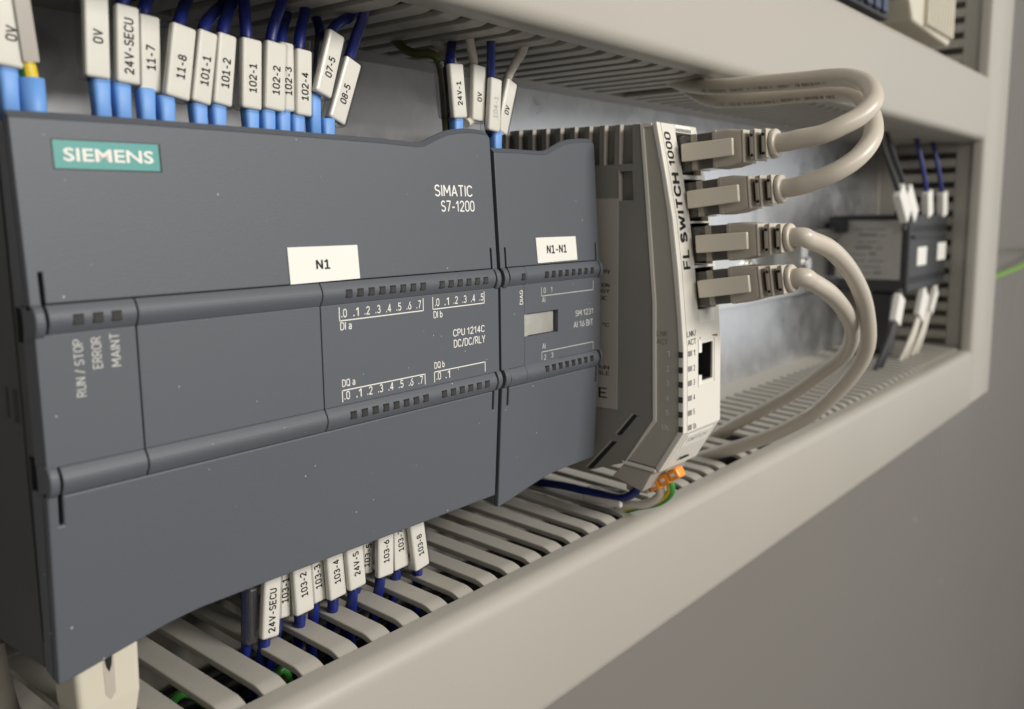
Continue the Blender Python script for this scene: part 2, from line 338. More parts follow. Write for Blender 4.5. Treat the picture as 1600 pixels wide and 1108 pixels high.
def stroke_geo(s, t=0.14, base_one=False):
    k = (s, t, base_one, 'st')
    if k in TXT: return TXT[k]
    if base_one: s = s.replace('1', '!')
    vs, fs = [], []; x = 0.0
    for ch in s:
        if ch == ' ': x += 0.34; continue
        strokes, w = GLY[ch]
        parts = []
        for P in strokes:
            cur = [P[0]]
            for i in range(1, len(P)):
                cur.append(P[i])
                if 0 < i < len(P) - 1:
                    d1 = (Vector(P[i]) - Vector(P[i - 1])); d2 = (Vector(P[i + 1]) - Vector(P[i]))
                    if d1.length > 1e-5 and d2.length > 1e-5 and d1.normalized().dot(d2.normalized()) < -0.1:
                        parts.append(cur); cur = [P[i]]
            parts.append(cur)
        for li, P in enumerate(parts):
            closed = math.hypot(P[0][0] - P[-1][0], P[0][1] - P[-1][1]) < 1e-6
            Q = [P[0]]
            for p in P[1:]:
                if math.hypot(p[0] - Q[-1][0], p[1] - Q[-1][1]) > 1e-4: Q.append(p)
            if closed: Q = Q[:-1]
            n = len(Q); i0 = len(vs)
            for i in range(n):
                a = Vector(Q[i - 1]) if (i > 0 or closed) else None; b = Vector(Q[i]); c = Vector(Q[(i + 1) % n]) if (i < n - 1 or closed) else None
                d1 = (b - a).normalized() if a is not None else None; d2 = (c - b).normalized() if c is not None else None
                if d1 is None: d1 = d2; 
                if d2 is None: d2 = d1
                n1 = Vector((-d1.y, d1.x)); n2 = Vector((-d2.y, d2.x)); m = n1 + n2
                if m.length < 0.2: m = n1
                m = m.normalized(); kf = min(1.5, 1.0 / max(0.35, m.dot(n1)))
                e = Vector((0, 0))
                if not closed and i == 0: e = -d2 * t * 0.2
                if not closed and i == n - 1: e = d1 * t * 0.2
                for sg in (1, -1):
                    q = b + e + m * (sg * t / 2 * kf); vs.append((q.x + x, q.y, li))
            for i in range(n if closed else n - 1):
                j2 = (i + 1) % n
                fs.append((i0 + 2 * i, i0 + 2 * i + 1, i0 + 2 * j2 + 1, i0 + 2 * j2))
        x += w + t + 0.10
    TXT[k] = norm_geo(vs, fs)
    return TXT[k]

def lettering(s, origin, right, up, w, h, m, parent, bold=0.0, name='lettering', geo=None, t=0.14, one=False):
    """text whose box has its lower left corner at origin, spanning w along right and h along up (mm)"""
    vs, fs, asp = geo or stroke_geo(s, t, one)
    R = Vector(right).normalized(); U = Vector(up).normalized(); O = Vector(origin); NN = R.cross(U).normalized()
    if w is None: w = h * asp
    me = bpy.data.meshes.new(name)
    me.from_pydata([tuple((O + R * (x * w) + U * (y * h) + NN * (0.004 * l)) * S) for x, y, l in vs], [], fs)
    return obj(name, me, m, parent)

def strip_lines(segs, y, wd, m, parent, name='bracket_line'):
    bm = bmesh.new()
    for (x0, z0, x1, z1) in segs:
        if abs(x1 - x0) > abs(z1 - z0): q = [(x0, z0 - wd / 2), (x1, z1 - wd / 2), (x1, z1 + wd / 2), (x0, z0 + wd / 2)]
        else: q = [(x0 - wd / 2, z0), (x1 + wd / 2, z0), (x1 + wd / 2, z1), (x0 - wd / 2, z1)]
        bm.faces.new([bm.verts.new((a * S, y * S, b * S)) for a, b in q])
    return obj(name, bm, m, parent)

def copy_part(o, parent):
    c = o.copy(); COL.objects.link(c); c.parent = parent
    return c

# ------------------------------------------------------------------ setting: mounting plate
bm = box(-400, 632, 57, 58.5, -42, 420)
plate = obj('mounting_plate', bm, M_GALV); plate['kind'] = 'structure'
def satin():
    m = bpy.data.materials.new('satin cabinet panel'); m.use_nodes = True
    nt = m.node_tree; N = nt.nodes; L = nt.links; b = N['Principled BSDF']
    tc = N.new('ShaderNodeTexCoord')
    nz = N.new('ShaderNodeTexNoise'); nz.inputs['Scale'].default_value = 6; nz.inputs['Detail'].default_value = 4
    L.new(tc.outputs['Object'], nz.inputs['Vector'])
    r = N.new('ShaderNodeMapRange'); r.inputs[3].default_value = 0.14; r.inputs[4].default_value = 0.42
    L.new(nz.outputs['Fac'], r.inputs[0]); L.new(r.outputs[0], b.inputs['Roughness'])
    vo = N.new('ShaderNodeTexVoronoi'); vo.inputs['Scale'].default_value = 28
    L.new(tc.outputs['Object'], vo.inputs['Vector'])
    sp_ = N.new('ShaderNodeSeparateColor'); L.new(vo.outputs['Color'], sp_.inputs[0])
    th = N.new('ShaderNodeMapRange'); th.inputs[1].default_value = 0.7; th.inputs[2].default_value = 1.0; th.inputs[3].default_value = 0.0; th.inputs[4].default_value = 0.06
    L.new(sp_.outputs[0], th.inputs[0])
    lt = N.new('ShaderNodeMath'); lt.operation = 'LESS_THAN'; L.new(vo.outputs['Distance'], lt.inputs[0]); L.new(th.outputs[0], lt.inputs[1])
    mx = N.new('ShaderNodeMix'); mx.data_type = 'RGBA'; mx.inputs[6].default_value = (0.29, 0.272, 0.25, 1); mx.inputs[7].default_value = (0.6, 0.58, 0.55, 1)
    L.new(lt.outputs[0], mx.inputs[0]); L.new(mx.outputs[2], b.inputs['Base Color'])
    b.inputs['Metallic'].default_value = 0.3
    return m
panel = obj('cabinet_panel', box(-900, 3600, 60, 63, -900, 1100), satin()); panel['kind'] = 'structure'

# DIN rail behind the devices
rail = thing('mounting_rail', 'shiny steel mounting rail running behind the grey modules and the switch', 'rail', (-60, 57, 45))
prof = [(-0.05, -12), (-0.05, 12), (-6.5, 12), (-6.5, 17.5), (-7.5, 17.5), (-7.5, 11), (-1.2, 11), (-1.2, -11), (-7.5, -11), (-7.5, -17.5), (-6.5, -17.5), (-6.5, -12)]
obj('rail_profile', prism(prof, 'x', 0, 610), M_SILVER, rail)
bm = bmesh.new(); add_tube(bm, [(440, -1, 0), (440, -3.5, 0)], 4.2, 16, 0); add_tube(bm, [(440, -3.5, 0), (440, -4.6, 0)], 2.6, 6, 0)
obj('screw', bm, M_SILVER, rail)
# end clamp of the rail
ec = thing('end_clamp', 'small galvanised clamp gripping the steel rail right of the switch', 'clamp', (420, 50, 47))
obj('clamp_body', box(-8, 2, -9, 0, -13, 13), M_SILVER, ec, bevel=0.8)
bm = bmesh.new(); add_tube(bm, [(-3, -9, -2), (-3, -11.5, -2)], 3.6, 14, 0); obj('clamp_screw', bm, M_SILVER, ec)

# ------------------------------------------------------------------ slotted wiring ducts
PITCH = 9.3
def finger_mesh(prof, w0, w1):
    """prof: list of (y, z_outer) from base to tip; th = thickness towards the duct's inside"""
    bm = bmesh.new()
    add_prism(bm, prof, 'x', w0, w1)
    for f in bm.faces:
        f.smooth = len(f.verts) == 4
    for e in bm.edges:
        if len(e.link_faces) == 2 and (len(e.link_faces[0].verts) > 4 or len(e.link_faces[1].verts) > 4): e.smooth = False
    me = bpy.data.meshes.new('duct_finger'); bmesh.ops.recalc_face_normals(bm, faces=bm.faces); bm.to_mesh(me); bm.free()
    me.materials.append(M_DUCT)
    return me

def duct_h(label, x0, x1, zin_base, zin_knee, ztip, sgn, zfar, zflange, fx0, skip=()):
    """horizontal duct; the slotted wall faces the devices. sgn: direction from the wall into the duct (-1 lower, +1 upper)"""
    d = thing('wiring_duct', label, 'wiring duct', (x0, 57, zin_base))
    Zb = zin_base
    T = 1.5 * sgn
    # base, far wall
    obj('base', box(0, x1 - x0, -2, -0.05, min(0, zfar - Zb), max(0, zfar - Zb)), M_DUCT, d)
    obj('far_wall', box(0, x1 - x0, -60, -2, *sorted((zfar - Zb, zfar - Zb - T))), M_DUCT, d)
    # root strip of slotted wall: y from 80 down to 70
    def zat(y):   # y absolute
        return zin_base + (zin_knee - zin_base) * (57 - y) / (57 - 2.2) - Zb
    obj('slotted_wall_root', prism([(-2, zat(55)), (-12, zat(45)), (-12, zat(45) + T), (-2, zat(55) + T)], 'x', 0, x1 - x0), M_DUCT, d)
    # fingers
    ya, yb = 2.2, -1.6
    za, zb = zat(ya), ztip - Zb
    ys = [45] + [ya + (yb - ya) * t / 6 for t in range(7)] + [-6.0]
    zo = [zat(45)] + [za + (zb - za) * (t / 6) ** 1.9 for t in range(7)] + [zb + 0.3 * sgn]
    outer = [(y - 57, z) for y, z in zip(ys, zo)]
    inner = [(y - 57 + (0.0 if i < 1 else 0.35), z + T) for i, (y, z) in enumerate(zip(ys, zo))]
    fm = finger_mesh(outer + inner[::-1], -2.75, 2.75)
    n = int((x1 - x0 - 6) / PITCH)
    k0 = None
    for k in range(n):
        x = fx0 - x0 + k * PITCH
        if x + x0 > x1 - 4: break
        if any(abs(x + x0 - s) < 4.0 for s in skip): continue
        f = bpy.data.objects.new('duct_finger', fm); COL.objects.link(f); f.parent = d
        f.location = (x * S, 0, 0)
        b = f.modifiers.new('bevel', 'BEVEL'); b.width = 0.28 * S; b.segments = 2; b.limit_method = 'ANGLE'; b.angle_limit = math.radians(50)
    # snapped-on cover: flange, rounded edge, face, rounded edge, flange
    yf, yl = -9.5, -1.7
    zi, zo2 = zflange, zfar - sgn * 0.0
    R = 4.2
    pts = [(yl, zi)]
    for a in range(0, 91, 15):
        t = math.radians(a); pts.append((yf + R - R * math.sin(t), zi + sgn * (R - R * math.cos(t))))
    for a in range(0, 91, 15):
        t = math.radians(a); pts.append((yf + R - R * math.cos(t), zo2 + sgn * 1.0 - sgn * (R - R * math.sin(t))))
    pts.append((yl + 4, zo2 + sgn * 1.0))
    inn = [(yl + 4, zo2 + sgn * 1.0 - sgn * 0.9), (yf + 4.4, zo2 + sgn * 0.1), (yf + 1.0, zo2 - sgn * 3.4), (yf + 1.0, zi + sgn * 4.4), (yf + 4.4, zi + sgn * 0.9), (yl, zi + sgn * 0.9)]
    pr = [(y - 57, z - Zb) for y, z in pts + inn]
    cv = obj('cover', prism(pr, 'x', 0, x1 - x0), M_DUCT, d)
    for p in cv.data.polygons: p.use_smooth = True
    em = cv.modifiers.new('split', 'EDGE_SPLIT'); em.split_angle = math.radians(30)
    return d

XV = 582.0
duct_h('stone grey slotted duct with smooth cover running below the modules', -45, XV, -12.8, -16.7, -17.9, -1, -55.5, -17.8, 57.0 - 9.3 * 5 - 0.0, skip=(243.0, 271.0))
duct_h('stone grey slotted duct with smooth cover running above the modules', -140, XV, 115.2, 115.0, 115.9, +1, 153.8, 115.3, 57.0 - 9.3 * 12, skip=(231.0,))

# vertical duct at the right end: slotted wall faces the devices (-X)
vd = thing('wiring_duct', 'upright stone grey slotted duct closing the right end of the panel', 'wiring duct', (XV, 57, -52))
obj('base', box(2, 60, -2, -0.05, 0, 420), M_DUCT, vd)
obj('outer_wall', box(58, 60, -60, -2, 0, 420), M_DUCT, vd)
obj('slotted_wall_root', box(5, 7, -12, -2, 0, 420), M_DUCT, vd)
bm = bmesh.new(); add_prism(bm, [(5, -49), (5, -12), (7, -12), (7, -49)], 'z', -2.6, 2.6)
me = bpy.data.meshes.new('duct_finger'); bmesh.ops.recalc_face_normals(bm, faces=bm.faces); bm.to_mesh(me); bm.free(); me.materials.append(M_DUCT)
for k in range(34):
    f = bpy.data.objects.new('duct_finger', me); COL.objects.link(f); f.parent = vd; f.location = (0, 0, (6 + k * PITCH) * S)
obj('slotted_wall_rim', box(4.4, 7, -60, -49, 0, 420), M_DUCT, vd)
pr = [(0.3, -64.00), (0.8, -65.60), (2.2, -66.40), (57.5, -66.40), (59.6, -65.60), (60.8, -63.50), (60.8, -55.00), (59.9, -55.00), (59.9, -63.00), (58.5, -65.40), (1.4, -65.40), (1.4, -59.60), (0.3, -59.60)]
cv = obj('cover', prism(pr, 'z', -1, 420), M_DUCT, vd)
for p in cv.data.polygons: p.use_smooth = True
em = cv.modifiers.new('split', 'EDGE_SPLIT'); em.split_angle = math.radians(50)

# ------------------------------------------------------------------ the grey controller modules
KD = 0.06
Z_UP, Z_LO = 59.45, 29.55
def yd(z):      # front plane of the hinged doors: they lean back from the middle
    return 0.3 + KD * (z - Z_UP) if z > 45 else 0.3 + KD * (Z_LO - z)

def door(parent, x0, x1, upper, edge, slits):
    """edge: outline of the free edge from x0 to x1"""
    zh = Z_UP if upper else Z_LO
    sg = 1 if upper else -1
    a0, a1 = slits
    out = [(x0, zh - sg * 1.0), (x0 + a0 - 0.3, zh - sg * 1.0), (x0 + a0 - 0.3, zh + sg * 4.8), (x0 + a0 + 0.35, zh + sg * 4.8), (x0 + a0 + 0.35, zh)]
    out += [(x1 - a1 - 0.35, zh), (x1 - a1 - 0.35, zh + sg * 4.8), (x1 - a1 + 0.3, zh + sg * 4.8), (x1 - a1 + 0.3, zh - sg * 1.0), (x1, zh - sg * 1.0)]
    out += edge[::-1]
    bm = bmesh.new()
    add_prism(bm, out, 'y', lambda x, z: yd(z), lambda x, z: yd(z) + 1.5)
    if upper:
        C = 1.05
        A = [bm.verts.new(Vector((x, yd(z) + 0.001, z)) * S) for x, z in edge]
        B = [bm.verts.new(Vector((x, yd(z) + 1.1, z + C)) * S) for x, z in edge]
        D = [bm.verts.new(Vector((x, yd(z) + 1.5, z + C)) * S) for x, z in edge]
        E = [bm.verts.new(Vector((x, yd(z) + 1.5, z)) * S) for x, z in edge]
        for k in range(len(edge) - 1):
            for p, q in ((A, B), (B, D), (D, E)): bm.faces.new((p[k], p[k + 1], q[k + 1], q[k]))
        for k in (0, -1): bm.faces.new((A[k], B[k], D[k], E[k]))
    zl, zr = edge[0][1], edge[-1][1]
    for xa, xb, zt in ((x0, x0 + 1.2, zl), (x1 - 1.2, x1, zr)):
        add_prism(bm, [(yd(zh) + 1.52, zh - sg * 0.6), (yd(zh) + 5.2, zh - sg * 0.6), (yd(zt) + 4.2, zt - sg * 1.2), (yd(zt) + 1.52, zt - sg * 0.1)], 'x', xa, xb)
    o = obj('upper_door' if upper else 'lower_door', bm, M_CPU, parent, bevel=0.32)
    # rounded hinge knuckles
    for xa, xb in ((x0 + 0.0, x0 + a0 - 0.35), (x1 - a1 + 0.35, x1 - 0.0)):
        b2 = bmesh.new(); zc = zh - sg * 2.6
        pts = [(1.0 - 2.15 * math.cos(math.radians(t)), zc + 2.75 * math.sin(math.radians(t))) for t in range(-90, 91, 15)]
        pts += [(3.4, zc + 2.75), (3.4, zc - 2.75)]
        add_prism(b2, pts, 'x', xa, xb)
        k = obj('hinge_knuckle', b2, M_CPU, o, bevel=0.3)
    return o

BULGE = 0.95
def panel_piece(parent, xm0, xm1, xs0, xs1):
    """middle panel piece with the two rounded indicator strips"""
    bm = bmesh.new()
    zu0, zu1 = 54.8, 59.3; zl0, zl1 = 29.7, 34.2
    for z0, z1 in ((zu0, zu1), (zl0, zl1)):
        pts = [(-BULGE * math.sin(math.pi * t / 10), z0 + (z1 - z0) * t / 10) for t in range(11)] + [(4, z1), (4, z0)]
        add_prism(bm, pts, 'x', xs0, xs1)
    add_prism(bm, [(0, zl1 + 0.001), (0, zu0 - 0.001), (4, zu0 - 0.001), (4, zl1 + 0.001)], 'x', xm0, xm1)
    o = obj('front_panel', bm, M_CPU, parent, bevel=0.15, seg=2)
    return o

def leds(parent, xs, z, w=1.65, h=1.6):
    bm = bmesh.new()
    add_box(bm, -w / 2, w / 2, -BULGE - 0.03, 0, -h / 2, h / 2, 0)
    add_box(bm, -w / 2 + 0.26, w / 2 - 0.14, -BULGE - 0.05, -BULGE + 0.3, -h / 2 + 0.16, h / 2 - 0.28, 1)
    me = bpy.data.meshes.new('led_window'); bmesh.ops.recalc_face_normals(bm, faces=bm.faces); bm.to_mesh(me); bm.free()
    me.materials.append(M_BLACK); me.materials.append(M_LED)
    for x in xs:
        o = bpy.data.objects.new('led_window', me); COL.objects.link(o); o.parent = parent; o.location = (x * S, 0, z * S)

def housing(parent, x0, x1):
    bm = bmesh.new()
    add_prism(bm, [(1.6, 35.5), (1.6, 53.5), (5.9, 53.5), (5.9, 82), (24, 82), (24, 90.2), (50, 90.2), (50, 86), (56.8, 86), (56.8, 2), (50, 2), (50, -1.2), (24, -1.2), (24, 6), (5.9, 6), (5.9, 35.5)], 'x', x0 + 0.25, x1 - 0.25)
    add_box(bm, x0, x0 + 0.24, 6.6, 56, 0, 88)
    return obj('housing', bm, M_CPUD, parent, bevel=0.35)

def terminals(parent, xs, up):
    bm = bmesh.new()
    z0, z1 = (75, 83.5) if up else (4.5, 12)
    add_box(bm, -2.2, 2.2, 7, 17.5, z0, z1)
    me = bpy.data.meshes.new('terminal'); bmesh.ops.recalc_face_normals(bm, faces=bm.faces); bm.to_mesh(me); bm.free(); me.materials.append(M_BLACK)
    for x in xs:
        o = bpy.data.objects.new('terminal', me); COL.objects.link(o); o.parent = parent; o.location = (x * S, 0, 0)

cpu = thing('controller_module', 'wide charcoal controller with teal maker plate and white N1 sticker', 'controller')
housing(cpu, 0, 109.8)
up_edge = [(0, 87.0), (20, 87.25), (43, 87.3), (75, 87.2), (84.6, 86.95), (87.2, 87.2), (89.5, 88.1), (92.7, 89.3), (95.3, 90.1), (98.1, 90.6), (101, 90.95), (103.7, 91.1), (107, 91.05), (109.0, 90.9), (109.7, 90.3)]
cdu = door(cpu, 0, 109.7, True, up_edge, (2.0, 2.0))
lo_edge = [(0.0, -1.7), (1.5, -1.55), (3.9, -1.15), (9, -0.2), (13.5, 0.65), (19.2, 1.65), (22.7, 2.05), (26, 2.3), (37.7, 2.35), (109.7, 2.3)]
cdl = door(cpu, 0, 109.7, False, lo_edge, (2.0, 2.0))
fp = [panel_piece(cpu, 0.2, 16.2, 2.1, 16.2), panel_piece(cpu, 16.42, 54.5, 16.42, 54.5), panel_piece(cpu, 54.72, 109.6, 54.72, 107.7)]
leds(cpu, (6.55, 9.65, 12.7), 56.9)
LA, LS, LB = 61.35, 3.04, 88.69
leds(cpu, [LA + LS * i for i in range(8)] + [LB + LS * i for i in range(6)], 56.9)
leds(cpu, [LA + LS * i for i in range(8)] + [LB + LS * i for i in range(6)], 32.0)
terminals(cpu, [6 + 5.1 * i for i in range(20)], True)
terminals(cpu, [24 + 5.1 * i for i in range(16)], False)

def on_door(x, z, off=0.03): return (x, yd(z) - off, z)
UPD = Vector((0, KD, 1)); LOD = Vector((0, -KD, 1))
# maker plate, recessed look: dark frame and teal plate
bm = bmesh.new(); add_prism(bm, [(5.8, 79.55), (23.75, 79.6), (23.75, 84.3), (5.8, 84.2)], 'y', lambda x, z: yd(z) - 0.02, lambda x, z: yd(z) + 0.6)
mp = obj('maker_plate', bm, M_BLACK, cpu)
bm = bmesh.new(); add_prism(bm, [(6.0, 79.75), (23.35, 79.8), (23.35, 84.15), (6.0, 84.0)], 'y', lambda x, z: yd(z) - 0.06, lambda x, z: yd(z) + 0.3)
obj('teal_face', bm, M_TEAL, mp)
lettering('SIEMENS', on_door(7.45, 80.85, 0.11), (1, 0, 0.008), UPD, 14.85, 2.05, M_PRINT, mp, geo=text_geo('SIEMENS', 0.022))
lettering('SIMATIC', on_door(89.4, 76.35), (1, 0, 0), UPD, 12.8, 2.65, M_PRINT, cpu, bold=0.004)
lettering('S7-1200', on_door(91.2, 72.95), (1, 0, 0), UPD, 11.4, 2.55, M_PRINT, cpu, bold=0.004)

def sticker(parent, x0, x1, z0, z1, text, tx, tw, tz, th, skew=0.0):
    bm = bmesh.new()
    add_prism(bm, [(x0 + skew, z0 - 0.1), (x1 + skew, z0 + 0.05), (x1, z1), (x0, z1 + 0.05)], 'y', lambda x, z: 0.3 + KD * (z - Z_UP) - 0.22, lambda x, z: 0.3 + KD * (z - Z_UP) - 0.02)
    o = obj('sticker', bm, M_LABEL, parent, bevel=0.06)
    lettering(text, (tx, 0.3 + KD * (tz - Z_UP) - 0.245, tz), (1, 0, 0), UPD, tw, th, M_INK, o, t=0.2, one=True)
sticker(cpu, 47.7, 65.25, 59.55, 66.4, 'N1', 54.2, 3.5, 61.95, 1.95, 0.1)

def t_mid(s, x, z, w, h, parent, m=None, bold=0.0):
    return lettering(s, (x, -0.03, z), (1, 0, 0), (0, 0, 1), w, h, m or M_PRINT, parent, bold=bold)
for s, x, z0, z1 in (('RUN / STOP', 7.35, 44.6, 53.7), ('ERROR', 10.25, 48.7, 53.75), ('MAINT', 13.3, 48.6, 54.0)):
    lettering(s, (x, -0.03, z0), (0, 0, 1), (-1, 0, 0), z1 - z0, 1.65, M_PRINTG, cpu)
for i in range(8):
    t_mid('.%d' % i, LA - 1.5 + LS * i + (0.15 if i else 0), 52.05, 1.45, 1.75, cpu)
    t_mid('.%d' % i, LA - 1.5 + LS * i + (0.15 if i else 0), 35.25, 1.45, 1.75, cpu)
for i in range(6): t_mid('.%d' % i, LB - 1.55 + LS * i + (0.15 if i else 0), 52.05, 1.45, 1.75, cpu)
for i in range(2): t_mid('.%d' % i, LB - 1.55 + LS * i, 35.3, 1.45, 1.75, cpu)
BW = 0.22
for xa, xb in ((59.33, 83.4), (86.45, 104.2)):
    strip_lines([(xa, 51.45, xb, 51.45), (xa, 51.34, xa, 54.2), (xb, 51.34, xb, 54.2)], -0.03, BW, M_PRINT, cpu)
    strip_lines([(xa, 37.25, xb, 37.25), (xa, 34.9, xa, 37.36), (xb, 34.9, xb, 37.36)], -0.03, BW, M_PRINT, cpu)
t_mid('DI a', 59.45, 49.5, 3.0, 1.65, cpu); t_mid('DI b', 86.6, 49.4, 2.95, 1.6, cpu)
t_mid('DQ a', 59.35, 37.9, 3.5, 1.6, cpu); t_mid('DQ b', 86.5, 37.9, 3.4, 1.6, cpu)
t_mid('CPU 1214C', 93.0, 44.55, 11.2, 1.7, cpu); t_mid('DC/DC/RLY', 93.15, 41.9, 11.2, 1.95, cpu)
# cooling slots on the left side of the housing
for k, (ya, yb) in enumerate(((7.4, 9.0), (10.6, 11.5))):
    obj('side_slot', box(-0.06, 0.3, ya, yb, 40.5 + k * 0.5, 46.0), M_BLACK, cpu)

sm = thing('signal_module', 'narrow charcoal module with white N1-N1 sticker beside the wide controller', 'controller')
housing(sm, 110.4, 155.0)
sm_up = [(111.0, 87.05), (120, 87.2), (130.8, 87.25), (132.8, 87.5), (134.6, 88.1), (137.2, 89.1), (139.8, 90.0), (142.7, 90.7), (145.7, 91.1), (150, 91.5), (154.1, 91.6), (154.8, 91.1)]
sm_lo = [(111.0, -1.25), (113, -1.05), (116.5, -0.5), (123, 0.75), (130.4, 2.0), (133, 2.3), (137, 2.45), (154.8, 2.6)]
door(sm, 111.0, 154.8, True, sm_up, (2.1, 1.6)); door(sm, 111.0, 154.8, False, sm_lo, (2.4, 1.2))
bm = bmesh.new()     # middle panel with a real window opening
panel_piece(sm, 110.5, 119.9, 113.3, 119.9)
panel_piece(sm, 134.45, 154.8, 134.45, 153.2)
for z0, z1 in ((29.7, 41.45), (47.35, 59.3)):
    b2 = bmesh.new()
    if z0 < 40:
        pts = [(-BULGE * math.sin(math.pi * t / 10), 29.7 + 4.5 * t / 10) for t in range(11)] + [(0, z1), (4, z1), (4, 29.7)]
    else:
        pts = [(0, z0)] + [(-BULGE * math.sin(math.pi * t / 10), 54.8 + 4.5 * t / 10) for t in range(11)] + [(4, 59.3), (4, z0)]
    add_prism(b2, pts, 'x', 119.9, 134.45)
    o = obj('front_panel', b2, M_CPU, sm)
obj('window_well', box(119.9, 134.45, 3.2, 4.2, 41.4, 47.4), M_BLACK, sm)
bm = bmesh.new(); add_box(bm, 120.4, 132.6, 0.9, 2.6, 41.6, 47.1); add_box(bm, 132.6, 134.0, 1.3, 2.6, 41.6, 47.1); add_box(bm, 120.1, 121.8, 0.7, 0.9, 45.6, 47.3); add_box(bm, 120.1, 122, 0.7, 0.9, 41.45, 42.8)
obj('slide_switch', bm, M_SLIDE, sm, bevel=0.15)
leds(sm, [118.5] + [128.3 + 3.0 * i for i in range(8)], 56.9, 1.5, 1.6)
leds(sm, [128.3 + 3.0 * i for i in range(8)], 32.35, 1.5, 1.6)
terminals(sm, [116 + 5.1 * i for i in range(8)], True)
sticker(sm, 125.5, 143.3, 59.95, 66.3, 'N1-N1', 129.9, 8.9, 62.1, 2.25, 0.4)
lettering('DIAG', (119.3, -0.03, 49.9), (0, 0, 1), (-1, 0, 0), 3.6, 1.35, M_PRINT, sm, bold=0.008)
strip_lines([(127.1, 51.4, 151.2, 51.4), (127.1, 51.3, 127.1, 53.7), (151.2, 51.3, 151.2, 54.0)], -0.03, 0.2, M_PRINTG, sm)
strip_lines([(127.1, 36.8, 151.2, 36.8), (127.1, 34.7, 127.1, 36.9), (151.2, 34.7, 151.2, 36.9)], -0.03, 0.2, M_PRINTG, sm)
for s, x, z, w in (('0', 128.0, 52.1, 0.95), ('1', 131.2, 52.1, 0.55), ('AI', 127.3, 49.7, 1.4), ('AI', 127.3, 37.6, 1.4), ('2', 128.0, 34.6, 0.95), ('3', 131.2, 34.8, 0.95)):
    t_mid(s, x, z, w, 1.4, sm, M_PRINTG)
t_mid('SM 1231', 142.5, 44.7, 8.5, 1.65, sm, M_PRINTG); t_mid('AI 16 BIT', 141.6, 41.6, 9.4, 1.75, sm, M_PRINTG)

# ------------------------------------------------------------------ marked wires at the controllers
def rot_box_mesh(c_top, c_bot, wt, wb, d, y, name, m, parent, bevel, zpad=0.0, wpad=0.0, yoff=0.0):
    """flat box hanging between two points of the plane y (front), with depth d"""
    ax = Vector((c_top[0] - c_bot[0], 0, c_top[1] - c_bot[1])).normalized(); rt = Vector((ax.z, 0, -ax.x))
    T = Vector((c_top[0], y, c_top[1])) + ax * zpad; B = Vector((c_bot[0], y, c_bot[1])) - ax * zpad
    bm = bmesh.new(); vs = []
    for P, w in ((B, wb), (T, wt)):
        for yy in (yoff, yoff + d):
            for s in (-1, 1):
                vs.append(bm.verts.new((P + rt * s * (w / 2 + wpad) + Vector((0, yy, 0))) * S))
    for f in ((0, 1, 5, 4), (2, 6, 7, 3), (0, 4, 6, 2), (1, 3, 7, 5), (4, 5, 7, 6), (0, 2, 3, 1)):
        bm.faces.new([vs[i] for i in f])
    o = obj(name, bm, m, parent, bevel=bevel, seg=3)
    return o, T, B, ax, rt

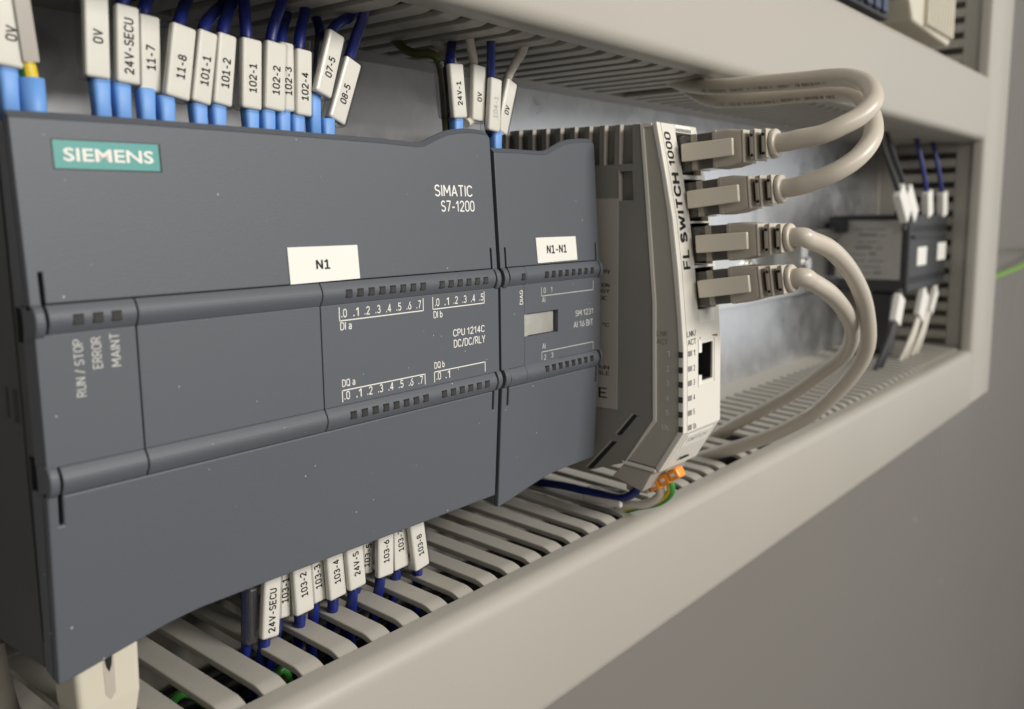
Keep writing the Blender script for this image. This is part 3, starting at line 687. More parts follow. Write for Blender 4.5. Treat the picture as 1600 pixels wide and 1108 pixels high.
def marked_wire(text, y, tl, tr, br, bl, label, group, wire_mat, end=None, ferrule=True, up=True, ink=None, align=0.5, tsize=1.8, tlen=None, fxs=None):
    t = thing('marked_wire', label, 'wire', (0, 0, 0), group)
    base = ((bl[0] + br[0]) / 2, (bl[1] + br[1]) / 2)
    ct = ((tl[0] + tr[0]) / 2, (tl[1] + tr[1]) / 2)
    w = min(5.0, max(3.7, math.hypot(tr[0] - tl[0], tr[1] - tl[1]), math.hypot(br[0] - bl[0], br[1] - bl[1])) * 0.94)
    card, T, B, ax, rt = rot_box_mesh(ct, base, w - 0.1, w, 1.7, y, 'marker_card', M_CARD, t, 0.55, zpad=-0.1)
    rot_box_mesh(ct, base, w - 0.1, w, 3.6, y, 'clear_sleeve', M_CLEAR, t, 0.9, zpad=0.35, wpad=0.45, yoff=-0.35)
    L = (T - B).length
    if text:
        vs, fs, asp = stroke_geo(text, 0.19, True)
        h = tsize; tw = min(tlen or h * asp * 0.95, L * 0.9)
        s0 = (L - tw) * align
        O = B + ax * s0 + rt * (h * 0.5) + Vector((0, -0.05, 0))
        lettering(text, O, ax, -rt, tw, h, ink or M_INK, card, t=0.19, one=True)
    # wire
    wy = y + 1.6
    if up:
        fx = fxs if fxs is not None else base[0]
        B2 = B + Vector((0, 2.2, 0)); T2 = T + Vector((0, 2.2, 0))
        p = [Vector((fx, 14.8, base[1] - 0.8)), B2 + ax * 2.0, T2]
        if end:
            e = Vector(end); p += [T2.lerp(e, 0.5) + ax * 0.6, e, e + (e - T2).normalized() * 7 + Vector((0, 1, 5))]
        else: p += [T + ax * 10 + Vector((0, 6, 0))]
        obj('insulated_wire', tube(p, 1.15, 12, 6), wire_mat, t)
        if ferrule:
            zt = base[1] + 0.5
            bm = bmesh.new()
            R = []
            for z, w_, d_ in ((84, 1.35, 1.2), (zt - 4.5, 1.45, 1.3), (zt - 0.3, 1.62, 1.45), (zt, 1.4, 1.2)):
                R.append([bm.verts.new((Vector((fx + math.copysign(abs(math.cos(q)) ** 0.55, math.cos(q)) * w_, 14 + math.copysign(abs(math.sin(q)) ** 0.55, math.sin(q)) * d_, z))) * S) for q in [2 * math.pi * k / 20 for k in range(20)]])
            for a_, b_ in zip(R, R[1:]):
                for k in range(20):
                    f_ = bm.faces.new((a_[k], a_[(k + 1) % 20], b_[(k + 1) % 20], b_[k])); f_.smooth = True
            bm.faces.new(R[0][::-1]); bm.faces.new(R[-1])
            obj('ferrule', bm, M_BLUE, t, label='light blue plastic collar')
    else:
        p = [Vector((ct[0] + ax.x * 6, 14, ct[1] + 8)), T + Vector((0, 2.2, 0)), B + Vector((0, 2.2, 0)), B - ax * 5 + Vector((0, 3, 0)), B - ax * 14 + Vector((1, 6, 0)), B - ax * 26 + Vector((5, 9, 0)), B - ax * 31 + Vector((16, 14, 0))]
        obj('insulated_wire', tube(p, 1.25, 12, 6), wire_mat, t)
        f0 = Vector((ct[0], 14, ct[1] + 9)); f1 = T + Vector((0, 2.0, -1))
        bm = bmesh.new(); add_tube(bm, [f0, f1], 1.8, 14, 0); obj('ferrule', bm, M_BLUE, t, label='light blue plastic collar')
    return t

GT = 'marked wires entering the top of the grey modules'
GB = 'marked wires leaving the bottom of the controller'
top_labels = ['wire with blurred 0V marker at the far upper left, beside the green yellow wire',
 'wire with 0V marker left of the 24V-SECU marker above the maker plate', 'wire with 24V-SECU marker above the controller',
 'wire with 11-7 marker above the controller', 'wire with slanting 11-8 marker above the controller', 'wire with slanting 101-1 marker above the controller',
 'wire with 101-2 marker above the controller', 'wire with 102-1 marker above the controller', 'wire with 102-2 marker above the controller',
 'wire with 102-3 marker half hidden behind the 102-2 marker', 'wire with 102-4 marker above the controller', 'wire with slanting 07-5 marker above the controller',
 'wire with strongly slanting 08-5 marker above the controller', 'wire with 24V-1 marker above the controller corner', 'white wire with upright 0V marker right of the 24V-1 marker',
 'wire with faint 104-1 marker above the narrow module', 'white wire with slanting 0V marker above the narrow module']
FX = [5.6, 20.6, 24.3, 28.8, 32.6, 39.2, 43.3, 50.7, 54.6, 58.3, 61.9, 66.4, 69.9, 111.1, 115.6, 126.3, 129.5]
for i, (m, lab) in enumerate(zip(TOP_MARKERS, top_labels)):
    al = {1: 0.5, 2: 0.42, 0: 0.4}.get(i, 0.42)
    if m[0].startswith('102') or m[0] in ('11-8',): al = 0.40
    fe = i not in (14, 16)
    marked_wire(*m, lab, GT, M_WWHITE if i in (14, 16) else M_WBLUE, TOP_WIRE_ENDS[i], ferrule=fe, align=al, ink=M_PRINTG if i == 15 else None, fxs=FX[i])
bot_labels = ['wire with long 24V-SECU marker below the controller', 'wire with 103-1 marker half hidden behind the 24V-SECU marker', 'wire with 103-2 marker below the controller',
 'wire with 103-3 marker below the controller', 'wire with 103-4 marker below the controller', 'wire with cut off 24V-S marker below the controller',
 'wire with 103-5 marker behind the 24V-S marker', 'wire with 103-6 marker below the controller', 'wire with 103-7 marker below the controller', 'wire with 103-8 marker, rightmost below the controller']
for i, (m, lab) in enumerate(zip(BOTTOM_MARKERS, bot_labels)):
    t, y, tl, tr, br, bl = m
    L = math.hypot(tl[0] - bl[0], tl[1] - bl[1]); k = 13.4 / L     # markers run on up behind the door
    tl = (bl[0] + (tl[0] - bl[0]) * k, bl[1] + (tl[1] - bl[1]) * k); tr = (br[0] + (tr[0] - br[0]) * k, br[1] + (tr[1] - br[1]) * k)
    al = {0: 0.30, 5: 0.42, 1: 0.42, 6: 0.2, 7: 0.42, 8: 0.55, 9: 0.45}.get(i, 0.45)
    marked_wire(t, y, tl, tr, br, bl, lab, GB, M_WBLUE, up=False, align=al)
# empty clear sleeves
def empty_sleeve(y, tl, tr, br, bl, label, path, wm=None):
    t = thing('wire_sleeve', label, 'wire', (0, 0, 0))
    ct = ((tl[0] + tr[0]) / 2, (tl[1] + tr[1]) / 2); cb = ((bl[0] + br[0]) / 2, (bl[1] + br[1]) / 2)
    rot_box_mesh(ct, cb, 2.6, 2.6, 3.4, y, 'clear_sleeve', M_CLEARE, t, 0.8)
    rot_box_mesh(ct, cb, 1.9, 1.9, 1.1, y, 'clear_insert', M_CLEARE, t, 0.3, yoff=0.7)
    obj('insulated_wire', tube(path, 1.1, 10, 5), wm or M_WBLUE, t)
empty_sleeve(12, (43.0, -2.5), (46, -2.7), (45.3, -15.2), (42.2, -15), 'blue wire in an empty clear sleeve left of the lower 24V-SECU marker', [(44.3, 15.5, 4), (44.3, 15, -4), (43.8, 15, -15), (45, 17, -24), (56, 22, -32)])
empty_sleeve(17, (71.4, 110), (73.9, 110), (71.4, 97), (68.9, 97), 'blue wire in an empty clear sleeve behind the 07-5 marker', [(69, 19, 84), (70.5, 18.5, 97), (73, 18.5, 110), (76, 24, 117), (78, 30, 126)])
empty_sleeve(15, (106.9, 109.2), (110.3, 110.0), (112.0, 96.0), (108.8, 95.6), 'green yellow wire, coloured as if in shade, in a clear sleeve left of the 24V-1 marker', [(111.0, 16.5, 86), (110.4, 16.8, 96), (108.4, 16.8, 109.5), (106.5, 23, 111.6), (106.2, 27, 113.5), (106, 32, 118), (106, 38, 126)], M_WSHADED)
# green-yellow earth wire at the far left
e = thing('earth_wire', 'green and yellow striped wire with blue collar at the upper left edge', 'wire')
def gy(k): return 1 if 1 <= k < 6 else 0
bm = tube([(8.9, 13, 84), (8.9, 13, 92), (8.2, 13, 98), (7.4, 14.5, 110), (8, 20, 118), (9, 26, 128)], 1.35, 12, 6, gy)
obj('insulated_wire', bm, [M_WYEL, M_WGREEN], e)
bm = bmesh.new(); add_tube(bm, [(8.9, 13, 84), (8.9, 13, 94.3)], 1.95, 16, 0); obj('ferrule', bm, M_BLUE, e)
rot_box_mesh((7.5, 112), (8.6, 96.6), 2.6, 2.6, 0.4, 11.6, 'grey_insert', M_PLATE, e, 0.1)
rot_box_mesh((7.5, 112), (8.6, 96.2), 3.0, 3.0, 4.2, 11.2, 'clear_sleeve', M_CLEAR, e, 0.8)
# second white wire behind the 24V-1 marker
w = thing('white_wire', 'unmarked white wire rising behind the 24V-1 marker into the upper duct', 'wire')
obj('insulated_wire', tube([(115, 17, 84), (115, 17, 95), (114, 17, 108), (113.5, 20, 113), (112.5, 24, 118), (112, 30, 128)], 1.3, 12, 6), M_WWHITE, w)

# loose wires lying inside the lower duct
for k, (yy, zz, mt, lab, wb) in enumerate(((26, -43, M_WBLUE, 'dark blue wire lying in the lower duct under the slots', 3), (36, -47, M_WBLUE, 'second dark blue wire deep in the lower duct', 5), (20, -45, [M_WYEL, M_WGREEN], 'green yellow wire lying in the lower duct', 4), (42, -45, M_WWHITE, 'white wire lying in the lower duct near its back', 4))):
    p = [(-40 + 34 * i, yy + wb * math.sin(i * 1.3 + k), zz + wb * 0.7 * math.cos(i * 1.7 + k)) for i in range(15)]
    if k == 2: p = [(-40, 30, -40), (8, 25, -33), (24, 20, -26), (30.5, 17.5, -21.5), (36, 14, -27), (43, 12, -28), (48.5, 9.8, -21.5), (56, 12, -32), (90, 18, -44), (400, 22, -45)]
    o = obj('duct_wire', tube(p, 1.0 if k == 2 else 1.4, 10, 5, gy if k == 2 else None), mt)
    o['label'] = lab; o['category'] = 'wire'

bm = bmesh.new()  # black tubes added so that the lower duct's slots look dark
for k in range(9):
    y0 = 4 + 5.6 * k; z0 = -36 - 9 * ((k * 5) % 3) * 0.5
    add_tube(bm, [(-44 + 37 * i, y0 + 2.2 * math.sin(i * 1.1 + k * 2), z0 + 1.8 * math.cos(i * 1.5 + k)) for i in range(17)], 2.6, 8, 3)
o = obj('slot_darkener', bm, M_BLACK)
o['label'] = 'black wires added to darken the inside of the lower duct'; o['category'] = 'dark filler'; o['kind'] = 'stuff'

# ------------------------------------------------------------------ network switch
SX = 158.0
sw = thing('network_switch', 'narrow off white network switch with four cables plugged in', 'network switch', (SX, 57, 0))
def sp(pts): return [(y - 57, z) for y, z in pts]
border = [(-10.5, 96.1), (-12.3, 78), (-15.0, 48.5), (-15.6, 15.2), (-6.3, 1.3)]
cap_f = [(-15.5, 96.4), (-18.4, 83), (-20.8, 71.0), (-22.7, 57), (-24.0, 43.75), (-24.7, 35.6), (-25.1, 12.5), (-17.6, 0.2)]
cap_b = [(-14.0, 95.9), (-16.9, 83), (-19.0, 71.8), (-20.9, 57), (-22.4, 43.7), (-23.0, 35.8), (-23.3, 12.9), (-16.4, 1.5)]
core = border + [(6, -2.9), (30, -3.6), (54, -3.6), (56.6, 10), (56.6, 97.3), (30, 97.2)]
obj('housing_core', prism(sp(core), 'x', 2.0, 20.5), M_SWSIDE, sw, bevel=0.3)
# outer skin of the left side, vent ribs and grooves
bm = bmesh.new()
ZV = 85.6
add_prism(bm, sp([(-8.3, ZV), (-8.2, 83.7), (-4.0, 83.7), (-4.0, ZV)]), 'x', 0.0, 1.98)
add_prism(bm, sp([(-10.5, 96.0), (-12.3, 78), (-13.0, 70.5), (-8.9, 70.5), (-8.7, 75.8), (-8.2, 83.7), (-8.3, ZV), (-8.1, 96.05)]), 'x', 0.0, 1.98)
add_prism(bm, sp([(-4.0, ZV), (-4.0, 83.7), (-4.2, 75.8), (-4.3, 70.5), (54, 70.5), (54, ZV)]), 'x', 0.0, 1.98)
add_prism(bm, sp([(-8.9, 70.5), (-4.3, 70.5), (-4.2, 75.8), (-8.7, 75.8)]), 'x', 0.0, 1.98)
add_prism(bm, sp([(-13.0, 70.5), (-15.0, 48.5), (-15.6, 15.2), (-6.3, 1.3), (6, -2.9), (30, -3.6), (54, -3.6), (54, 70.5)]), 'x', 0.0, 1.98)
for k in range(9):
    ya = -3.9 + 5.0 * k
    add_prism(bm, sp([(ya, ZV + 0.001), (ya - 0.2, 96.2 + 0.1 * k), (ya + 1.3, 96.3 + 0.1 * k), (ya + 1.5, ZV + 0.001)]), 'x', 0.0, 1.98)
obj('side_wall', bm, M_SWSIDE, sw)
for k in range(9):
    ya = -3.9 + 5.0 * k - 0.25
    obj('vent_lit_edge', prism(sp([(ya, ZV), (ya - 0.2, 96.3 + 0.1 * k), (ya + 0.25, 96.3 + 0.1 * k), (ya + 0.24, ZV)]), 'x', -0.12, 1.7), M_SWMID, sw)  # paler strip paints in the lit front-facing wall of each vent
obj('slot_lit_edge', prism(sp([(-4.25, 75.6), (-4.05, 83.9), (-3.75, 83.9), (-3.9, 75.6)]), 'x', -0.12, 1.5), M_SWMID, sw)  # same painted lit wall for the small slot
for q in ([(-3.7, 9.3), (-9.3, 16.0), (-11.4, 15.55), (-6.2, 9.25)], [(6.5, -2.3), (-2.3, 7.2), (-4.85, 7.2), (3.6, -2.2)]):
    o = obj('groove_shade', prism(sp(q), 'x', -0.03, 0.5), M_BLACK, sw)  # flat black patch painted in for the shade inside a groove
    (a0, a1), (b0, b1) = q[0], q[1]
    obj('groove_edge', prism(sp([(a0, a1), (b0, b1), (b0 + 0.5, b1 + 0.2), (a0 + 0.5, a1 + 0.2)]), 'x', -0.14, 0.5), M_SWMID, o)
    (a0, a1), (b0, b1) = q[3], q[2]
    obj('groove_edge', prism(sp([(a0, a1), (b0, b1), (b0 + 0.9, b1), (a0 + 0.9, a1)]), 'x', -0.06, 0.5), M_SWSIDE, o)
# type plate on the side
tp = obj('type_plate', box(-0.18, -0.01, -3.9 - 57, 40 - 57, 16.6, 76.4), M_PLATE, sw, bevel=0.15)
def side_text(s, y_right, z, w, h, m, parent, x=-0.22):
    lettering(s, (x, y_right + w - 57, z), (0, -1, 0), (0, 0, 1), w, h, m, parent)
for s, y, z, w, h in (('Use only', 0.6, 55.4, 9, 1.5), ('CLASSIFICATION', 0.8, 51.6, 14, 1.2), ('ENERGY', 0.8, 50.0, 8, 1.1), ('24 V DC', 1.6, 47.9, 8, 1.2), ('60 °C', 0.8, 40.3, 6, 1.1), ('MAIN', 0.8, 28.0, 6, 1.2), ('CABLE', 0.8, 26.3, 7, 1.2), ('CE', 1.6, 19.6, 6.5, 3.0)):
    side_text(s, y - 2.0, z, w, h, M_INK, tp)
# front shell: light ridge, taupe flank, cap
ridge = border + [(y - 1.0, z - (0.4 if i < 4 else -1.0)) for i, (y, z) in reversed(list(enumerate(border)))]
obj('shell_ridge', prism(sp(ridge), 'x', -0.25, 20.4), M_SW, sw, bevel=0.1)
flank = [(y - 1.0, z - (0.4 if i < 4 else -1.0)) for i, (y, z) in enumerate(border)] + cap_b[::-1]
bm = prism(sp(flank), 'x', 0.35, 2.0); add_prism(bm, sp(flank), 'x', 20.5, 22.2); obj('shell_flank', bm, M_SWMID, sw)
obj('shell_top', prism(sp([(-11.4, 95.0), (-14.05, 95.2), (-14.0, 96.0), (-11.5, 96.3)]), 'x', -0.2, 22.3), M_SW, sw, bevel=0.1)
# cap: left and right rails plus bars between the jacks, so the jack openings are real holes
def cap_y(z, tab):
    for (ya, za), (yb, zb) in zip(tab, tab[1:]):
        if zb <= z <= za: return ya + (yb - ya) * (za - z) / (za - zb)
    return tab[0][0]
def cap_slab(x0, x1, z0, z1, mt=M_SW, name='cap_bar', front=0.0, parent=sw, bevel=0.0):
    zs = [z1] + [z for y, z in cap_f if z0 < z < z1] + [z0]
    f = [(cap_y(z, cap_f) + front, z) for z in zs]; b = [(cap_y(z, cap_f) + 6.0, z) for z in reversed(zs)]
    return obj(name, prism(sp(f + b), 'x', x0, x1), mt, parent, bevel=bevel)
XJ0, XJ1 = 9.4, 20.6
plug_c = [88.3, 75.6, 63.6, 51.4]
JH = 5.75
cap_side = cap_f[:] + cap_b[::-1]
left = [(cap_y(z, cap_f), z) for z in [96.4] + [z for y, z in cap_f[1:-1]]] + [(-17.6, 0.2)]
obj('cap_left', prism(sp(cap_f + cap_b[::-1]), 'x', 0.0, 2.2), M_SW, sw, bevel=0.35)
cap_slab(2.2, XJ0, 36.8, 96.2, name='cap_face')
cap_slab(2.2, XJ0 - 1.0, 12.5, 36.79, name='cap_face')
cap_slab(XJ1, 22.3, 12.5, 96.2, name='cap_face')
edges = [96.2] + [v for c in plug_c for v in (c + JH, c - JH)] + [38.0]
for k in range(0, len(edges), 2):
    if edges[k] - edges[k + 1] > 0.05:
        cap_slab(XJ0, XJ1, edges[k + 1], edges[k], name='cap_bar')
        if k < 9 and edges[k] - edges[k + 1] < 6:
            zc = (edges[k] + edges[k + 1]) / 2
            cap_slab(XJ0 + 0.3, XJ1 - 2.0, edges[k + 1] + 0.2, edges[k] - 0.1, M_LABEL, 'jack_label', -0.1)
cap_slab(XJ0 + 0.5, XJ1 - 1.5, 42.0, 45.3, M_LABEL, 'jack_label', -0.1)
cap_slab(XJ0 + 0.1, XJ1 - 1.5, 94.15, 95.2, M_LABEL, 'jack_label', -0.1)
for c in plug_c:
    obj('jack', box(XJ0, XJ1, cap_y(c, cap_f) + 5.9 - 57, cap_y(c, cap_f) + 6.4 - 57, c - JH, c + JH), M_BLACK, sw)
    for (xa, xb) in ((XJ0 + 0.0, XJ0 + 0.5), (XJ1 - 0.5, XJ1)):
        obj('jack_wall', box(xa, xb, cap_y(c, cap_f) + 1.2 - 57, cap_y(c, cap_f) + 5.9 - 57, c - JH, c + JH), M_BLACK, sw)
# free jack below: white bezel and stepped black opening
jx0, jx1, jz0, jz1 = 8.4, 18.6, 24.3, 37.6
cap_slab(XJ0 - 1.0, XJ0 + 1.4, 12.5, 24.8, name='cap_face'); cap_slab(XJ0 + 1.4, XJ1, 12.5, 24.8, name='cap_face')
cap_slab(XJ0 - 1.0, 10.2, 24.8, 27.4, name='jack_bezel', front=-0.25, mt=M_LABEL); cap_slab(XJ0 - 1.0, 10.2, 33.8, 37.2, name='jack_bezel', front=-0.25, mt=M_LABEL)
cap_slab(17.3, XJ1, 24.8, 37.2, name='cap_face')
cap_slab(10.2, 17.3, 36.2, 38.0, name='cap_face'); cap_slab(10.2, 17.3, 24.8, 25.6, name='cap_face')
strip = [(8.5, 24.4, 19.0, 24.4)]
for (xa, xb, za, zb) in ((8.4, 18.6, 24.15, 24.55), (8.4, 18.6, 37.15, 37.55), (18.2, 18.6, 24.55, 37.15)):
    cap_slab(xa, xb, za, zb, name='jack_bezel', front=-0.2)
obj('jack', box(8.4, 18, cap_y(30, cap_f) + 4.5 - 57, cap_y(30, cap_f) + 5.0 - 57, 25, 37), M_BLACK, sw)
obj('jack_wall', box(16.9, 17.28, cap_y(30, cap_f) + 0.5 - 57, cap_y(30, cap_f) + 4.5 - 57, 25.6, 36.2), M_BLACK, sw)
obj('jack_wall', box(10.2, 16.89, cap_y(30, cap_f) + 0.5 - 57, cap_y(30, cap_f) + 4.5 - 57, 25.6, 25.9), M_BLACK, sw)
for k in range(8):
    obj('jack_contact', box(9.1, 9.5, cap_y(30, cap_f) + 1.6 - 57, cap_y(30, cap_f) + 4.4 - 57, 28.0 + 0.75 * k, 28.35 + 0.75 * k), M_SILVER, sw)
# bevelled foot of the cap with its label strip
bev = [(-25.1, 12.48), (-17.6, 0.2), (-16.4, 1.5), (-23.3, 12.9)]
obj('cap_foot', prism(sp([(-25.1, 12.48), (-17.6, 0.2), (-11, 1.5), (-18, 12.48)]), 'x', 2.2, 22.3), M_SW, sw, bevel=0.2)
dn = Vector((0, 7.5, -12.28)).normalized(); nn = Vector((0, -dn.z, dn.y)) * -1
def on_foot(x, s, off): 
    p = Vector((x, -25.1 - 57, 12.48)) + dn * s; q = Vector((0, dn.z, -dn.y)); return p + q * off
bm = bmesh.new(); q = Vector((0, dn.z, -dn.y)).normalized()
vs = [bm.verts.new(on_foot(x, s, 0.12) * S) for x, s in ((4.2, 1.6), (19.6, 1.6), (19.6, 6.2), (4.2, 6.2))]; bm.faces.new(vs)
vb = [bm.verts.new(on_foot(x, s, -0.1) * S) for x, s in ((4.2, 1.6), (19.6, 1.6), (19.6, 6.2), (4.2, 6.2))]; bm.faces.new(vb[::-1])
for i in range(4): bm.faces.new((vs[i], vb[i], vb[(i + 1) % 4], vs[(i + 1) % 4]))
pl = obj('foot_label', bm, M_LABEL, sw)
lettering('SWITCH', on_foot(5.6, 4.6, 0.16), (1, 0, 0), -dn, 12.0, 1.7, M_SWMID, pl)
obj('release_hole', prism([(8.0, 0.0), (9.5, 0.9), (12, 0.9), (13.5, 0.0)], 'z', 0, 0.5), M_BLACK, sw, loc=(0, -76.9, 2.6))
# FL SWITCH 1000, reading upwards on the curved cap: one piece per word
def cap_word(s, z0, z1, x0, x1):
    n = 1
    ya, yb = cap_y(z0, cap_f), cap_y(z1, cap_f)
    zm = (z0 + z1) / 2; sag = cap_y(zm, cap_f) - (ya + yb) / 2
    ax = Vector((0, yb - ya, z1 - z0))
    lettering(s, (x1, ya - 57 - 0.07 + min(0, sag * 1.2), z0), ax, (-1, 0, 0), ax.length, x1 - x0, M_INK, sw, t=0.205)
cap_word('FL', 57.0, 62.3, 3.0, 7.0)
cap_word('SWITCH', 64.3, 83.0, 2.9, 6.6)
cap_word('1000', 84.7, 93.9, 2.7, 6.2)
def cap_text(s, x, z, w, h): lettering(s, (x, cap_y(z, cap_f) - 57 - 0.06, z), (1, 0, 0), (0, cap_y(z + 1, cap_f) - cap_y(z, cap_f), 1), w, h, M_INK, sw, bold=0.005)
cap_text('LNK/', 2.3, 38.7, 5.2, 1.7); cap_text('ACT', 2.5, 36.5, 4.7, 1.6)
lz = [34.2, 30.0, 26.0, 21.8, 17.7, 13.6]
for z, s in zip(lz, ('1', '2', '3', '4', '5', 'Us')):
    o = obj('led_window', box(-0.12, 1.3, cap_y(z, cap_f) + 0.25 - 57, cap_y(z, cap_f) + 1.55 - 57, z - 0.8, z + 0.8), M_LED, sw)
    o = obj('led_window', box(2.4, 4.7, cap_y(z, cap_f) - 0.06 - 57, cap_y(z, cap_f) + 0.8 - 57, z - 0.75, z + 0.75), M_SWSIDE, sw)
    cap_text(s, 5.6, z - 0.8, 0.9 if len(s) == 1 else 1.7, 1.6)
    side_text(s, -20.3, z - 0.8, 0.9 if len(s) == 1 else 2.0, 1.6, M_SW, sw, x=0.3)
side_text('LNK', -19.6, 38.8, 3.4, 1.5, M_SWSIDE, sw, x=0.3); side_text('ACT', -19.6, 36.6, 3.4, 1.5, M_SWSIDE, sw, x=0.3)
# lower foot of the housing
obj('housing_foot', prism(sp([(-6.0, 0.9), (-15.5, 0.0), (-12.2, -6.4), (-2.2, -3.3)]), 'x', 0.2, 22.0), M_SWMID, sw, bevel=0.3)

obj('foot_ridge', prism(sp([(-5.6, 2.0), (-16.5, 1.1), (-16.8, 0.1), (-6.0, 0.95)]), 'x', -0.35, 22.0), M_SW, sw, bevel=0.25)

# supply plug with three orange levers under the switch
pg = thing('supply_plug', 'orange three lever supply plug under the front of the network switch', 'plug', (167, -12, -5))
for k in range(3):
    o = obj('lever', box(-2.2, 2.2, -1.9, 1.9, -1.6, 1.6), M_ORANGE, pg, loc=(-0.4 + 0.2 * k, -0.2 - 3.0 * k, -0.9 + 2.0 * k), bevel=0.7)
    o.rotation_euler = (math.radians(-30), 0, 0)
    obj('lever_slot', box(-2.3, -1.4, -0.8, 0.8, -0.5, 0.5), M_LABEL, o, bevel=0.2)
bm = bmesh.new(); add_box(bm, -2.5, 8, 1.5, 9, -4.0, 4); obj('plug_body', bm, M_SWMID, pg, bevel=0.5)
for mt, pts, lab in ((M_WBLUE, [(165.2, -6.0, -5.5), (164.8, -6.5, -8.5), (164.5, -3, -11.2), (164.8, 1.0, -12.2), (165.5, 10, -12.3), (166.8, 22, -12.6), (168, 36, -13.8)], 'blue wire from the orange plug lying in the clear sleeve on the lower duct'),
                     (M_WWHITE, [(168.2, -12.4, -7), (168.4, -12.2, -10), (168.2, -8, -13.2), (168, 0, -15.5), (168, 8, -22)], 'short white wire hanging from the orange plug'),
                     ([M_WGREEN, M_WYEL], [(168.5, -15.2, -5), (169, -15.4, -8.5), (169.4, -11, -12.5), (169.4, -2, -16), (169, 8, -22)], 'short green yellow wire hanging from the orange plug')):
    o = obj('supply_wire', tube(pts, 1.3, 12, 6, gy if isinstance(mt, list) else None), mt); o['label'] = lab; o['category'] = 'wire'
ms = thing('marker_sleeve', 'clear marker sleeve with white card edge lying flat on the lower duct under the switch', 'wire marker')
def sleeve_line(a, b, w, h, name, m, bev):
    a = Vector(a); b = Vector(b); ax = (b - a).normalized(); rt = ax.cross(Vector((0, 0, 1))).normalized(); upv = rt.cross(ax)
    bm = bmesh.new(); vs = [bm.verts.new((P + rt * sx * w / 2 + upv * sz * h / 2) * S) for P in (a, b) for sx in (-1, 1) for sz in (-1, 1)]
    for f in ((0, 1, 3, 2), (4, 6, 7, 5), (0, 4, 5, 1), (2, 3, 7, 6), (0, 2, 6, 4), (1, 5, 7, 3)): bm.faces.new([vs[i] for i in f])
    return obj(name, bm, m, ms, bevel=bev, seg=3)
sleeve_line((167.5, 12.5, -12.9), (166.0, -1.0, -11.9), 4.4, 3.6, 'clear_sleeve', M_CLEARE, 0.9)
sleeve_line((165.4, 12.5, -14.2), (163.8, -2.0, -13.4), 1.6, 2.2, 'card_edge', M_CARD, 0.5)

